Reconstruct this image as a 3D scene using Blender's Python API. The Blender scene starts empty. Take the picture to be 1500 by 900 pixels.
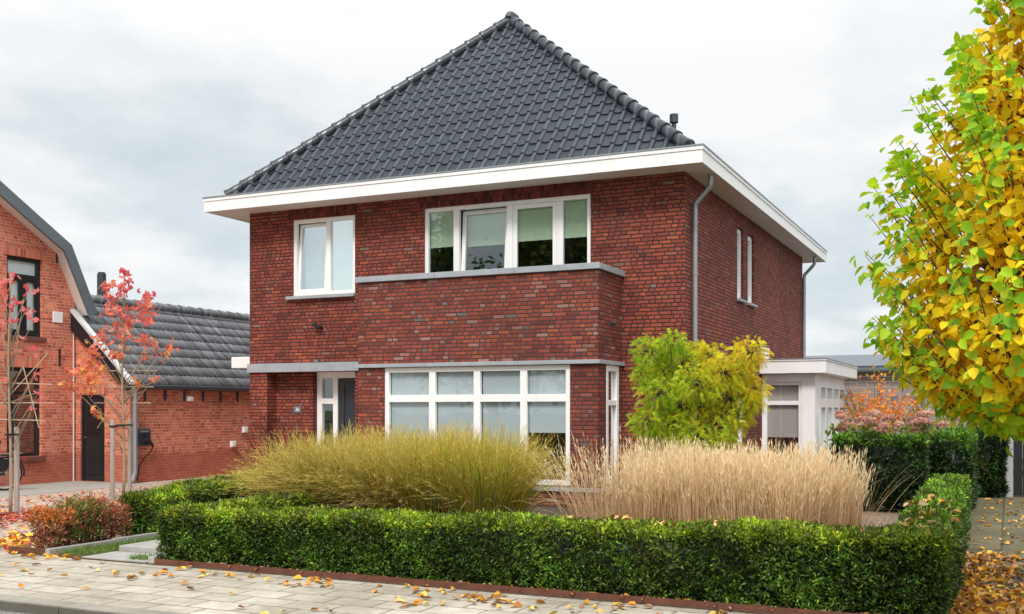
import bpy, bmesh, math, random
import numpy as np
from mathutils import Vector, Matrix
random.seed(7); RNG = np.random.default_rng(11)
scene = bpy.context.scene
COL = scene.collection
R = math.radians

# ------------------------------------------------------------------ node helpers
class NT:
    def __init__(s, name):
        s.mat = bpy.data.materials.new(name); s.mat.use_nodes = True
        s.t = s.mat.node_tree; s.t.nodes.clear()
        s.out = s.t.nodes.new('ShaderNodeOutputMaterial')
    def n(s, typ, **kw):
        nd = s.t.nodes.new(typ)
        for k, v in kw.items(): setattr(nd, k, v)
        return nd
    def l(s, a, b): s.t.links.new(a, b)
    def put(s, sock, v):
        if isinstance(v, bpy.types.NodeSocket): s.l(v, sock)
        else: sock.default_value = v
    def m(s, op, a, b=None, c=None):
        nd = s.n('ShaderNodeMath', operation=op)
        s.put(nd.inputs[0], a)
        if b is not None: s.put(nd.inputs[1], b)
        if c is not None: s.put(nd.inputs[2], c)
        return nd.outputs[0]
    def mix(s, f, a, b, blend='MIX'):
        nd = s.n('ShaderNodeMix', data_type='RGBA', blend_type=blend)
        s.put(nd.inputs[0], f)
        for i, v in ((6, a), (7, b)):
            if isinstance(v, tuple) and len(v) == 3: v = v + (1,)
            s.put(nd.inputs[i], v)
        return nd.outputs[2]
    def pos(s): return s.n('ShaderNodeNewGeometry').outputs['Position']
    def xyz(s, v):
        nd = s.n('ShaderNodeSeparateXYZ'); s.l(v, nd.inputs[0]); return nd.outputs
    def comb(s, x, y, z):
        nd = s.n('ShaderNodeCombineXYZ')
        for i, v in enumerate((x, y, z)): s.put(nd.inputs[i], v)
        return nd.outputs[0]
    def noise(s, vec, scale, detail=4, rough=.55, dim='3D'):
        nd = s.n('ShaderNodeTexNoise', noise_dimensions=dim)
        if vec is not None: s.l(vec, nd.inputs['Vector'])
        nd.inputs['Scale'].default_value = scale; nd.inputs['Detail'].default_value = detail
        nd.inputs['Roughness'].default_value = rough
        return nd.outputs[0]
    def white(s, vec):
        nd = s.n('ShaderNodeTexWhiteNoise', noise_dimensions='3D'); s.l(vec, nd.inputs[0]); return nd.outputs[0]
    def ramp(s, f, stops, interp='LINEAR'):
        nd = s.n('ShaderNodeValToRGB'); nd.color_ramp.interpolation = interp
        e = nd.color_ramp.elements
        while len(e) < len(stops): e.new(0.5)
        for i, (p, c) in enumerate(stops):
            e[i].position = p; e[i].color = c if len(c) == 4 else c + (1,)
        s.put(nd.inputs[0], f); return nd.outputs[0]
    def mr(s, v, a, b, c=0., d=1.):
        nd = s.n('ShaderNodeMapRange'); s.put(nd.inputs[0], v)
        for i, q in enumerate((a, b, c, d)): nd.inputs[i+1].default_value = q
        return nd.outputs[0]
    def bump(s, h, dist, strength=1.):
        nd = s.n('ShaderNodeBump'); s.l(h, nd.inputs['Height'])
        nd.inputs['Distance'].default_value = dist; nd.inputs['Strength'].default_value = strength
        return nd.outputs[0]
    def bsdf(s, color, rough=.6, spec=.4, metal=0., normal=None, out=True, **kw):
        b = s.n('ShaderNodeBsdfPrincipled')
        if isinstance(color, tuple) and len(color) == 3: color = color + (1,)
        s.put(b.inputs['Base Color'], color); s.put(b.inputs['Roughness'], rough)
        b.inputs['Specular IOR Level'].default_value = spec; s.put(b.inputs['Metallic'], metal)
        if normal is not None: s.l(normal, b.inputs['Normal'])
        if out: s.l(b.outputs[0], s.out.inputs[0])
        return b.outputs[0]

def simple(name, col, rough=.55, spec=.4, metal=0., var=.12, scale=6., bump=0., stretch=None):
    t = NT(name); p = t.pos()
    if stretch:
        x, y, z = t.xyz(p); p = t.comb(t.m('MULTIPLY', x, stretch[0]), t.m('MULTIPLY', y, stretch[1]), t.m('MULTIPLY', z, stretch[2]))
    n = t.noise(p, scale, 6, .6)
    c = t.mix(n, tuple(v*(1-var*1.6) for v in col), tuple(min(1, v*(1+var*1.6)) for v in col))
    nm = t.bump(n, bump) if bump else None
    t.bsdf(c, rough, spec, metal, nm); return t.mat

def brick_mat(name, stops, mortar, L=.22, H=.0659, joint=.011, soldier=False, split=.62, stain=.3, bstr=.006, base_dark=None, offv=0.):
    t = NT(name); p = t.pos(); x, y, z = t.xyz(p)
    u = t.m('ADD', x, y); v = t.m('ADD', z, 10. + offv)
    if soldier: u, v = v, u; v = t.m('ADD', v, 100.)
    wob = t.noise(p, 9., 2); wob = t.m('MULTIPLY', t.m('SUBTRACT', wob, .5), .008)
    v = t.m('ADD', v, wob)
    row = t.m('FLOOR', t.m('DIVIDE', v, H)); fv = t.m('FRACT', t.m('DIVIDE', v, H))
    rr = t.white(t.comb(row, 3.3, 1.1))
    uu = t.m('ADD', t.m('DIVIDE', u, L), 60.)
    if not soldier:
        uu = t.m('ADD', uu, t.m('ADD', t.m('MULTIPLY', t.m('MODULO', row, 2.), .5), t.m('MULTIPLY', rr, .45)))
    else: uu = t.m('ADD', uu, .3)
    cell = t.m('FLOOR', uu); fr = t.m('FRACT', uu)
    sp = t.m('GREATER_THAN', t.white(t.comb(cell, row, 7.7)), split) if not soldier else 0.
    n = t.m('ADD', 1., sp) if not soldier else 1.
    frn = t.m('MULTIPLY', fr, n); sub = t.m('FLOOR', frn); f2 = t.m('FRACT', frn)
    rid = t.white(t.comb(cell, row, t.m('MULTIPLY', sub, .5)))
    du = t.m('DIVIDE', t.m('MULTIPLY', t.m('MINIMUM', f2, t.m('SUBTRACT', 1., f2)), L), n)
    dv = t.m('MULTIPLY', t.m('MINIMUM', fv, t.m('SUBTRACT', 1., fv)), H)
    d = t.m('MINIMUM', du, dv)
    d = t.m('ADD', d, t.m('MULTIPLY', t.m('SUBTRACT', t.noise(p, 40., 2), .5), .004))
    face = t.mr(d, joint*.35, joint*.75)
    bc = t.ramp(rid, stops, 'LINEAR')
    fine = t.noise(p, 55., 4, .65)
    bc = t.mix(t.m('MULTIPLY', fine, .28), bc, (.03, .012, .012), 'MIX')
    rid2 = t.white(t.comb(row, cell, t.m('ADD', sub, 4.2)))
    bc = t.mix(1., bc, t.ramp(rid2, [(0, (.80, .80, .80)), (1, (1.16, 1.16, 1.16))]), 'MULTIPLY')
    big = t.noise(p, .7, 4, .6)
    bc = t.mix(1., bc, t.ramp(big, [(.3, (1-stain, 1-stain, 1-stain)), (.7, (1+stain*.5,)*3)]), 'MULTIPLY')
    mc = t.mix(t.noise(p, 3., 3), tuple(q*.75 for q in mortar), tuple(q*1.2 for q in mortar))
    c = t.mix(face, mc, bc)
    if base_dark:
        k = t.mr(t.m('ADD', z, t.m('MULTIPLY', t.m('SUBTRACT', t.noise(p, 2.5, 4), .5), .35)), base_dark-.04, base_dark+.04, 1., 0.)
        c = t.mix(t.m('MULTIPLY', k, .6), c, (.36, .09, .06))
    hgt = t.m('ADD', face, t.m('MULTIPLY', fine, .35))
    t.bsdf(c, .82, .25, 0., t.bump(hgt, bstr)); return t.mat

RED = [(0, (.18, .043, .034)), (.14, (.245, .053, .038)), (.38, (.29, .063, .042)), (.6, (.32, .073, .044)), (.8, (.36, .095, .048)),
       (.9, (.26, .062, .049)), (.97, (.295, .098, .073)), (.992, (.26, .135, .112)), (1., (.20, .15, .135))]
ORG = [(0, (.55, .12, .07)), (.3, (.74, .18, .10)), (.6, (.84, .225, .125)), (.85, (.90, .30, .17)), (1., (.66, .18, .125))]
M = {}
RED2 = [(p, tuple(v*1.12 for v in c)) for p, c in RED[:5]] + [(.86, (.25, .065, .055)), (.93, (.37, .15, .12)), (.98, (.42, .22, .185)), (1., (.18, .14, .135))]
M['brick'] = brick_mat('red_brick', [(p, tuple(v*1.1 for v in c)) for p, c in RED], (.04, .028, .026), joint=.0165)
M['brick_bay'] = brick_mat('red_brick_weathered', RED2, (.06, .045, .042), joint=.0165)
M['brick_soldier'] = brick_mat('red_brick_soldier', [(0, (.08, .018, .018)), (.5, (.19, .034, .027)), (1, (.25, .05, .03))], (.06, .04, .036), L=.235, H=.0625, soldier=True)
M['brick_orange'] = brick_mat('orange_brick', ORG, (.66, .45, .35), L=.22, H=.066, joint=.010, split=.5, stain=.22, base_dark=.62)
M['brick_orange_soldier'] = brick_mat('orange_brick_soldier', ORG, (.5, .28, .2), L=.26, H=.07, joint=.012, soldier=True)
def white_mat():
    t = NT('white_paint'); p = t.pos(); x, y, z = t.xyz(p)
    st = t.noise(t.comb(t.m('MULTIPLY', x, 7.), t.m('MULTIPLY', y, 7.), t.m('MULTIPLY', z, .9)), 1., 5, .6); n = t.noise(p, 1.7, 5, .6)
    c = t.mix(1., t.ramp(st, [(.3, (.86, .855, .84)), (.55, (.90, .90, .895))]), t.ramp(n, [(.3, (.93,)*3), (.6, (1., 1., 1.))]), 'MULTIPLY')
    t.bsdf(c, t.mr(n, .3, .7, .3, .5), .45); return t.mat
M['white'] = white_mat()
M['cream'] = simple('soffit_paint', (.74, .69, .65), .5, .3, var=.03, scale=1.5)
M['zinc'] = simple('zinc', (.33, .36, .39), .38, .5, .55, var=.14, scale=4.)
M['bluestone'] = simple('blue_stone', (.33, .36, .39), .6, .4, var=.16, scale=5., bump=.002)
M['dark_metal'] = simple('dark_metal', (.045, .055, .065), .42, .5, var=.15)
M['black_paint'] = simple('black_paint', (.014, .017, .02), .35, .5, var=.2)
M['anthracite'] = simple('anthracite_paint', (.028, .036, .046), .35, .5, var=.1)
M['grey_trim'] = simple('grey_trim', (.13, .16, .18), .45, .45, var=.1, scale=3)
M['concrete'] = simple('concrete', (.36, .35, .32), .85, .25, var=.22, scale=5, bump=.004)
M['corten'] = simple('corten_steel', (.13, .05, .032), .8, .3, var=.35, scale=8, bump=.002)
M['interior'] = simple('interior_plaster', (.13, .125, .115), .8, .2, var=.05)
M['wood_post'] = simple('weathered_wood', (.36, .31, .27), .85, .2, var=.25, scale=10, stretch=(4, 4, .4), bump=.003)
M['bark'] = simple('bark', (.12, .085, .06), .9, .2, var=.4, scale=22, bump=.01)
M['bark_pale'] = simple('pale_bark', (.33, .27, .19), .85, .2, var=.3, scale=18, stretch=(3, 3, 1), bump=.006)
M['cane'] = simple('bamboo_cane', (.46, .38, .27), .6, .3, var=.2, scale=14)
M['rubber'] = simple('rubber', (.012, .012, .013), .7, .3)
M['chrome'] = simple('bright_metal', (.6, .6, .6), .25, .5, .9, var=.05)
M['brown_tile'] = simple('brown_sill_tile', (.16, .065, .05), .6, .4, var=.2, scale=9)
M['blind_green'] = simple('blind_fabric', (.47, .57, .42), .9, .1, var=.03)
M['blind_grey'] = simple('blind_sheer', (.41, .465, .495), .9, .1, var=.08, scale=2)
M['blind_dark'] = simple('blind_taupe', (.40, .36, .35), .9, .1, var=.05)
M['blind_white'] = simple('blind_pale', (.84, .95, .97), .9, .1, var=.06, scale=1.5)
M['louvre_brown'] = simple('louvre_brown', (.05, .022, .018), .6, .3, var=.3)

def glass_mat(name, tint, boost=1.0):
    t = NT(name)
    tr = t.n('ShaderNodeBsdfTransparent'); tr.inputs[0].default_value = tint + (1,)
    gl = t.n('ShaderNodeBsdfGlossy'); gl.inputs['Roughness'].default_value = .015; gl.inputs[0].default_value = (.90, .985, 1., 1)
    wv = t.noise(t.pos(), 1.1, 1)
    t.l(t.bump(wv, .003), gl.inputs['Normal'])
    ge = t.n('ShaderNodeNewGeometry'); dt = t.n('ShaderNodeVectorMath', operation='DOT_PRODUCT'); t.l(ge.outputs['Incoming'], dt.inputs[0]); t.l(ge.outputs['Normal'], dt.inputs[1])
    k = t.m('POWER', t.m('SUBTRACT', 1., t.m('ABSOLUTE', dt.outputs['Value'])), 5.)
    f = t.m('MINIMUM', t.m('MULTIPLY', t.m('ADD', .043, t.m('MULTIPLY', k, .957)), 1.9*boost), .97)
    mx = t.n('ShaderNodeMixShader'); t.l(f, mx.inputs[0]); t.l(tr.outputs[0], mx.inputs[1]); t.l(gl.outputs[0], mx.inputs[2])
    t.l(mx.outputs[0], t.out.inputs[0]); return t.mat
M['glass'] = glass_mat('window_glass', (.94, .98, .97), 2.2)
M['glass_clear'] = glass_mat('window_glass_clear', (.96, .985, .985), 1.0)
M['glass_coated'] = glass_mat('window_glass_coated', (.92, .98, .99), 2.5)
M['glass_mirror'] = glass_mat('window_glass_reflective', (.90, .98, .99), 7.5)

def tile_mat(name, col, rough, var, streak=0.):
    t = NT(name); p = t.pos()
    n1 = t.noise(p, 1.3, 5, .6); n2 = t.noise(p, 30., 3)
    x, y, z = t.xyz(p)
    along = y if streak else t.m('ADD', x, 14.22)
    idn = t.white(t.comb(t.m('FLOOR', t.m('DIVIDE', along, .15 if streak else .24)), t.m('FLOOR', t.m('DIVIDE', t.m('SUBTRACT', z, 2.15 if streak else 5.84), .241 if streak else .2442)), 1.))
    c = t.mix(n1, tuple(v*(1-var) for v in col), tuple(v*(1+var) for v in col))
    c = t.mix(1., c, t.ramp(idn, [(0, (1-var*.8,)*3), (1, (1+var*.8,)*3)]), 'MULTIPLY')
    if not streak:      # light on the rolls painted in: rolls coloured lighter, pans darker
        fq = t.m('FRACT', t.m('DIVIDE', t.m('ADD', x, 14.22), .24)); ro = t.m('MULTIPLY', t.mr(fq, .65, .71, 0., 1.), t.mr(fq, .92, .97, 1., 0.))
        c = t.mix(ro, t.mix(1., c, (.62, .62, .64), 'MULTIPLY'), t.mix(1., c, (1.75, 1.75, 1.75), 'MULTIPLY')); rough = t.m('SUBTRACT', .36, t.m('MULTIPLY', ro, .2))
    if streak:
        st = t.noise(t.comb(t.m('MULTIPLY', y, 9.), 0., t.m('MULTIPLY', z, .5)), 1., 5)
        c = t.mix(1., c, t.ramp(st, [(.3, (1-streak,)*3), (.7, (1+streak,)*3)]), 'MULTIPLY')
    t.bsdf(c, t.m('ADD', rough, t.m('MULTIPLY', n2, .12)), .5, 0., t.bump(n2, .0006)); return t.mat
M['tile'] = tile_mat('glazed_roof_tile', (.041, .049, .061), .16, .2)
M['tile_old'] = tile_mat('weathered_roof_tile', (.145, .152, .165), .5, .3, .6)

def leaf_mat(name, transl=.3, rough=.5, spec=.35):
    t = NT(name)
    a = t.n('ShaderNodeAttribute', attribute_name='Col')
    b = t.bsdf(a.outputs['Color'], rough, spec, out=False)
    tl = t.n('ShaderNodeBsdfTranslucent'); t.l(a.outputs['Color'], tl.inputs[0])
    mx = t.n('ShaderNodeMixShader'); mx.inputs[0].default_value = transl
    t.l(b, mx.inputs[1]); t.l(tl.outputs[0], mx.inputs[2]); t.l(mx.outputs[0], t.out.inputs[0])
    return t.mat
M['leaf'] = leaf_mat('leaf', .45); M['needle'] = leaf_mat('yew_needle', .15, .45, .4); M['straw'] = leaf_mat('straw', .3, .7, .2)
M['litter'] = leaf_mat('leaf_litter', .1, .75, .2)

# ------------------------------------------------------------------ mesh helpers
class MB:
    def __init__(s): s.v = []; s.f = []; s.sm = []
    def box(s, x0, x1, y0, y1, z0, z1):
        b = len(s.v)
        s.v += [(x0,y0,z0),(x1,y0,z0),(x1,y1,z0),(x0,y1,z0),(x0,y0,z1),(x1,y0,z1),(x1,y1,z1),(x0,y1,z1)]
        s.f += [tuple(b+i for i in q) for q in ((0,3,2,1),(4,5,6,7),(0,1,5,4),(1,2,6,5),(2,3,7,6),(3,0,4,7))]; return s
    def poly(s, pts):
        b = len(s.v); s.v += [tuple(p) for p in pts]; s.f.append(tuple(range(b, b+len(pts)))); return s
    def prism(s, pts, d):       # extrude polygon by vector
        n = len(pts); b = len(s.v); d = Vector(d)
        s.v += [tuple(p) for p in pts] + [tuple(Vector(p)+d) for p in pts]
        s.f += [tuple(range(b, b+n)), tuple(range(b+2*n-1, b+n-1, -1))]
        s.f += [(b+i, b+(i+1) % n, b+n+(i+1) % n, b+n+i) for i in range(n)]; return s
    def tube(s, pts, rad, n=10, cap=True):
        pts = [Vector(p) for p in pts]; k = len(pts)
        rad = rad if isinstance(rad, (list, tuple)) else [rad]*k
        b = len(s.v); prev = None
        for i, p in enumerate(pts):
            d = (pts[min(i+1, k-1)] - pts[max(i-1, 0)]).normalized()
            if prev is None:
                a = Vector((0, 0, 1)) if abs(d.z) < .9 else Vector((1, 0, 0))
                a = (a - d*a.dot(d)).normalized()
            else:
                a = (prev - d*prev.dot(d))
                a = a.normalized() if a.length > 1e-6 else prev
            prev = a; c = d.cross(a)
            for j in range(n):
                t = 2*math.pi*j/n
                s.v.append(tuple(p + (a*math.cos(t) + c*math.sin(t))*rad[i]))
        for i in range(k-1):
            for j in range(n):
                s.f.append((b+i*n+j, b+i*n+(j+1) % n, b+(i+1)*n+(j+1) % n, b+(i+1)*n+j))
        if cap: s.f += [tuple(range(b+n-1, b-1, -1)), tuple(range(b+(k-1)*n, b+k*n))]
        return s
    def bar(s, a, b, w, h):     # rectangular bar between two points
        a, b = Vector(a), Vector(b); d = (b-a).normalized()
        up = Vector((0, 0, 1)) if abs(d.z) < .95 else Vector((0, 1, 0))
        sd = d.cross(up).normalized()*w/2; up = sd.cross(d).normalized()*h/2
        q = [a-sd-up, a+sd-up, a+sd+up, a-sd+up]
        return s.prism(q, b-a)
    def torus(s, c, axis_u, axis_v, Rr, r, n=28, k=8):
        c = Vector(c); u = Vector(axis_u); v = Vector(axis_v); w = u.cross(v); b = len(s.v)
        for i in range(n):
            t = 2*math.pi*i/n; e = u*math.cos(t)+v*math.sin(t)
            for j in range(k):
                q = 2*math.pi*j/k
                s.v.append(tuple(c + e*(Rr+r*math.cos(q)) + w*r*math.sin(q)))
        for i in range(n):
            for j in range(k):
                s.f.append((b+i*k+j, b+((i+1) % n)*k+j, b+((i+1) % n)*k+(j+1) % k, b+i*k+(j+1) % k))
        return s

ORG_LOC = {}
def link(o): COL.objects.link(o); return o
def obj(name, mb, mat, parent=None, smooth=False, bevel=0.):
    """link a shape given in world coordinates as ONE mesh; under a parent it is stored relative to the thing's base"""
    base = ORG_LOC.get(parent.name, Vector((0, 0, 0))) if parent else Vector((0, 0, 0))
    if isinstance(mb, MB):
        me = bpy.data.meshes.new(name)
        me.from_pydata([(v[0]-base.x, v[1]-base.y, v[2]-base.z) for v in mb.v], [], mb.f)
        bm = bmesh.new(); bm.from_mesh(me); bmesh.ops.recalc_face_normals(bm, faces=bm.faces)
        bm.to_mesh(me); bm.free()
    else:
        me = mb
        me.name = name
        if base.length > 0: me.transform(Matrix.Translation(-base))
    me.materials.clear(); me.materials.append(M[mat] if isinstance(mat, str) else mat)
    if smooth:
        for p in me.polygons: p.use_smooth = True
        if smooth == 'auto':
            try: me.set_sharp_from_angle(angle=R(72 if name == 'roof_tiles' else 40))
            except Exception: pass
    o = link(bpy.data.objects.new(name, me))
    if parent: o.parent = parent; ORG_LOC[o.name] = base
    if bevel:
        md = o.modifiers.new('bevel', 'BEVEL'); md.width = bevel; md.segments = 2; md.limit_method = 'ANGLE'
    return o
def tag(o, label, cat, group=None):
    o['label'] = label; o['category'] = cat
    if group: o['group'] = group
    return o
def thing(name, label, cat, loc=(0, 0, 0), group=None):
    o = link(bpy.data.objects.new(name, None)); o.location = loc; o.empty_display_size = .2
    ORG_LOC[o.name] = Vector(loc); return tag(o, label, cat, group)
def struct(name, mb, mat, kind='structure', smooth=False):
    o = obj(name, mb, mat, None, smooth); o['kind'] = kind; return o
def dup(root, loc, rotz, label, group=None, scale=1.):
    r = root.copy(); link(r); r.location = loc; r.rotation_euler = (0, 0, rotz); r.scale = (scale,)*3
    r['label'] = label
    if group: r['group'] = group
    for ch in list(root.children):
        c = ch.copy(); link(c); c.parent = r
        for g in list(ch.children):
            d = g.copy(); link(d); d.parent = c
    return r

def np_mesh(V, faces, colors=None):
    """V (N,3); faces: list of (M,k) int arrays"""
    me = bpy.data.meshes.new('m'); V = np.asarray(V, np.float32)
    me.vertices.add(len(V)); me.vertices.foreach_set('co', V.ravel())
    loops = np.concatenate([f.ravel() for f in faces]).astype(np.int32)
    tot = np.concatenate([np.full(len(f), f.shape[1], np.int32) for f in faces])
    st = np.concatenate([[0], np.cumsum(tot)[:-1]]).astype(np.int32)
    me.loops.add(len(loops)); me.loops.foreach_set('vertex_index', loops)
    me.polygons.add(len(tot)); me.polygons.foreach_set('loop_start', st)
    try: me.polygons.foreach_set('loop_total', tot)
    except Exception: pass
    me.update(calc_edges=True)
    if colors is not None:
        a = me.attributes.new('Col', 'FLOAT_COLOR', 'POINT')
        c = np.ones((len(V), 4), np.float32); c[:, :3] = colors; a.data.foreach_set('color', c.ravel())
    return me
def join_np(parts):
    V = []; F = {}; C = []; off = 0
    for v, fs, c in parts:
        V.append(v); C.append(np.broadcast_to(c, (len(v), 3)))
        for f in fs: F.setdefault(f.shape[1], []).append(f+off)
        off += len(v)
    return np_mesh(np.concatenate(V), [np.concatenate(q) for q in F.values()], np.concatenate(C))
def unit(a): return a/np.maximum(np.linalg.norm(a, axis=-1, keepdims=True), 1e-9)
def rnd(*s): return RNG.random(s)
def nrm(*s): return RNG.standard_normal(s)
def palette(n, cols, probs=None, jit=.15):
    cols = np.array(cols); i = RNG.choice(len(cols), n, p=probs)
    return cols[i]*(1+jit*nrm(n, 1))
def leaves(P, D, N, L, W, C, fold=.25, shape='ovate'):
    """leaf cards: base P, direction D, normal N, length L, width W, colours C"""
    n = len(P); D = unit(D); S = unit(np.cross(D, N)); N = np.cross(S, D)
    L = np.broadcast_to(L, (n,))[:, None]; W = np.broadcast_to(W, (n,))[:, None]
    if shape == 'ovate':
        pts = [(0, 0, 0), (.28, .5, fold), (.68, .38, fold*.7), (1, 0, -.06), (.68, -.38, fold*.7), (.28, -.5, fold)]
        q = np.array([[0, 3, 2, 1], [0, 5, 4, 3]])
    elif shape == 'diamond':
        pts = [(0, 0, 0), (.45, .5, fold), (1, 0, 0), (.45, -.5, fold)]; q = np.array([[0, 3, 2, 1]])
    else:   # maple: five pointed lobes
        pts = [(.35, 0, 0)]
        for k in range(10):
            a = -2.4 + 4.8*k/9; r = (.60 if k % 2 else .40)
            pts.append((.35+r*math.cos(a), r*math.sin(a)*1.1, .1*(k % 2)))
        q = np.array([[0, i, i+1] for i in range(1, 10)])
    V = np.stack([P + D*L*a + S*W*b + N*W*c for a, b, c in pts], 1)
    k = len(pts); F = (np.arange(n)[:, None, None]*k + q[None]).reshape(-1, q.shape[1])
    return V.reshape(-1, 3), [F], np.repeat(C, k, 0)
def blades(P, W, C, side):
    """ribbons: centre lines P (n,s,3), widths W (n,s), colours (n,s,3), side (n,3)"""
    n, s, _ = P.shape
    V = np.stack([P - side[:, None]*W[..., None]/2, P + side[:, None]*W[..., None]/2], 2).reshape(-1, 3)
    base = (np.arange(n)[:, None]*s + np.arange(s-1)[None])*2
    F = np.stack([base, base+1, base+3, base+2], -1).reshape(-1, 4)
    return V, [F], np.repeat(C.reshape(-1, 3), 2, 0)
def mb_np(mb, col):
    fs = {}
    for f in mb.f: fs.setdefault(len(f), []).append(f)
    return np.array(mb.v, float), [np.array(v) for v in fs.values()], np.array([col])

# ------------------------------------------------------------------ wall / window helpers in (u along wall, d inward, z)
def mp(ax, c):
    if ax == 'Y': return lambda u, d, z: (u, c+d, z)          # faces -Y
    return lambda u, d, z: (c-d, u, z)                        # faces +X
def ubox(mb, f, u0, u1, d0, d1, z0, z1, lean=None):
    b = len(mb.v)
    for z in (z0, z1):
        for u, d in ((u0, d0), (u1, d0), (u1, d1), (u0, d1)):
            mb.v.append(f(u, d + (lean[0]*(z-lean[1]) if lean else 0), z))
    mb.f += [tuple(b+i for i in q) for q in ((0,3,2,1),(4,5,6,7),(0,1,5,4),(1,2,6,5),(2,3,7,6),(3,0,4,7))]
def wall(mb, ax, c, u0, u1, z0, z1, holes=(), depth=.12):
    f = mp(ax, c)
    us = sorted({u0, u1, *[h[0] for h in holes], *[h[1] for h in holes]}); zs = sorted({z0, z1, *[h[2] for h in holes], *[h[3] for h in holes]})
    for a, b in zip(us, us[1:]):
        for p, q in zip(zs, zs[1:]):
            um, zm = (a+b)/2, (p+q)/2
            if any(h[0] < um < h[1] and h[2] < zm < h[3] for h in holes): continue
            mb.poly([f(a, 0, p), f(b, 0, p), f(b, 0, q), f(a, 0, q)])
    for h in holes:
        a, b, p, q = h[:4]; e = h[4] if len(h) > 4 else depth
        for (s, t) in (((a, p), (b, p)), ((b, p), (b, q)), ((b, q), (a, q)), ((a, q), (a, p))):
            mb.poly([f(s[0], 0, s[1]), f(t[0], 0, t[1]), f(t[0], e, t[1]), f(s[0], e, s[1])])
def window(parent, ax, c, u0, u1, z0, z1, cols, rows=(), fw=.07, d=.05, th=.08, mw=.09, mats=('white', 'glass'), tilt=None, sashes=(), sw=.055, label=None, name='window'):
    """cols: mullion centres; rows: transom centres; sashes: cell indices with an opening sash; tilt: index of the tilted sash"""
    f = mp(ax, c); m = MB(); g = MB()
    ubox(m, f, u0, u0+fw, d, d+th, z0, z1); ubox(m, f, u1-fw, u1, d, d+th, z0, z1)
    ubox(m, f, u0+fw, u1-fw, d, d+th, z0, z0+fw); ubox(m, f, u0+fw, u1-fw, d, d+th, z1-fw, z1)
    edges = [u0+fw] + [e for q in cols for e in (q-mw/2, q+mw/2)] + [u1-fw]
    for q in cols: ubox(m, f, q-mw/2, q+mw/2, d+.004, d+th, z0+fw, z1-fw)
    fr = obj('window', m, mats[0], parent, bevel=.006); fr.name = name
    if label: fr['label'] = label
    cells = list(zip(edges[0::2], edges[1::2]))
    tm = MB()
    for i, (a, b) in enumerate(cells):
        ze = [z0+fw] + [e for q in rows for e in (q-mw/2, q+mw/2)] + [z1-fw]
        if rows:
            for q in rows: ubox(tm, f, a, b, d+.006, d+th-.01, q-mw/2, q+mw/2)
        if i in sashes:
            lean = (.072, z0+fw) if tilt == i else None; s = MB(); dd = d+.014; za, zb = z0+fw+.004, z1-fw-.004
            a2, b2 = a+.004, b-.004
            ubox(s, f, a2, a2+sw, dd, dd+.06, za, zb, lean); ubox(s, f, b2-sw, b2, dd, dd+.06, za, zb, lean)
            ubox(s, f, a2+sw, b2-sw, dd, dd+.06, za, za+sw, lean); ubox(s, f, a2+sw, b2-sw, dd, dd+.06, zb-sw, zb, lean)
            so = obj('sash', s, mats[0], fr, bevel=.004)
            k = (lambda z: lean[0]*(z-lean[1])) if lean else (lambda z: 0)
            g.poly([f(a2+sw, dd+.03+k(za+sw), za+sw), f(b2-sw, dd+.03+k(za+sw), za+sw), f(b2-sw, dd+.03+k(zb-sw), zb-sw), f(a2+sw, dd+.03+k(zb-sw), zb-sw)])
        else:
            for p, q in zip(ze[0::2], ze[1::2]):
                g.poly([f(a, d+th*.6, p), f(b, d+th*.6, p), f(b, d+th*.6, q), f(a, d+th*.6, q)])
    if rows: obj('transom', tm, mats[0], fr, bevel=.004)
    obj('glass', g, mats[1], fr)
    return fr
def blind(win, ax, c, spans, d, z0, z1, mat):
    f = mp(ax, c)
    for s in spans:
        a, b = s[:2]; p = s[2] if len(s) > 2 else z0; m = MB()
        ubox(m, f, a, b, d, d+.004, p, z1); ubox(m, f, a, b, d-.004, d+.008, p-.025, p+.001)
        obj('blind', m, mat, win)

# ------------------------------------------------------------------ tiled roofs
def tile_slope(eave_a, eave_b, up, length, tw, pitch, prof, lift=.026, arc=.004, clips=()):
    A, B, U = Vector(eave_a), Vector(eave_b), Vector(up).normalized(); S = (B-A).normalized(); N = S.cross(U).normalized()
    if N.z < 0: N = -N
    nt = int((B-A).length/tw)+1; nr = int(math.ceil(length/pitch))
    fs = np.array([p[0] for p in prof]); hs = np.array([p[1] for p in prof]); ks = np.array([p[2] for p in prof])
    s = np.concatenate([(i+fs)*tw for i in range(nt)] + [[nt*tw]]); h = np.concatenate([np.tile(hs, nt), [hs[0]]]); k = np.concatenate([np.tile(ks, nt), [ks[0]]])
    ns = len(s); A, S, U, N = (np.array(q) for q in (A, S, U, N)); V = []; F = []
    for j in range(nr):
        jit = .004*nrm(1)[0]
        t0 = j*pitch - arc*k + jit; t1 = np.full(ns, (j+1)*pitch+.03)
        rows = [(t0, h+lift-.028), (t0, h+lift), (t1, h)]
        b = len(V)*ns
        for t, hh in rows: V.append(A + s[:, None]*S + t[:, None]*U + hh[:, None]*N)
        for r in range(2):
            i = np.arange(ns-1); q = b + r*ns
            F.append(np.stack([q+i, q+i+1, q+ns+i+1, q+ns+i], -1))
    me = np_mesh(np.concatenate(V), [np.concatenate(F)])
    bm = bmesh.new(); bm.from_mesh(me)
    for co, no in clips:
        geom = bm.verts[:]+bm.edges[:]+bm.faces[:]
        bmesh.ops.bisect_plane(bm, geom=geom, plane_co=co, plane_no=no, clear_outer=True)
    bm.to_mesh(me); bm.free(); return me
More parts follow.
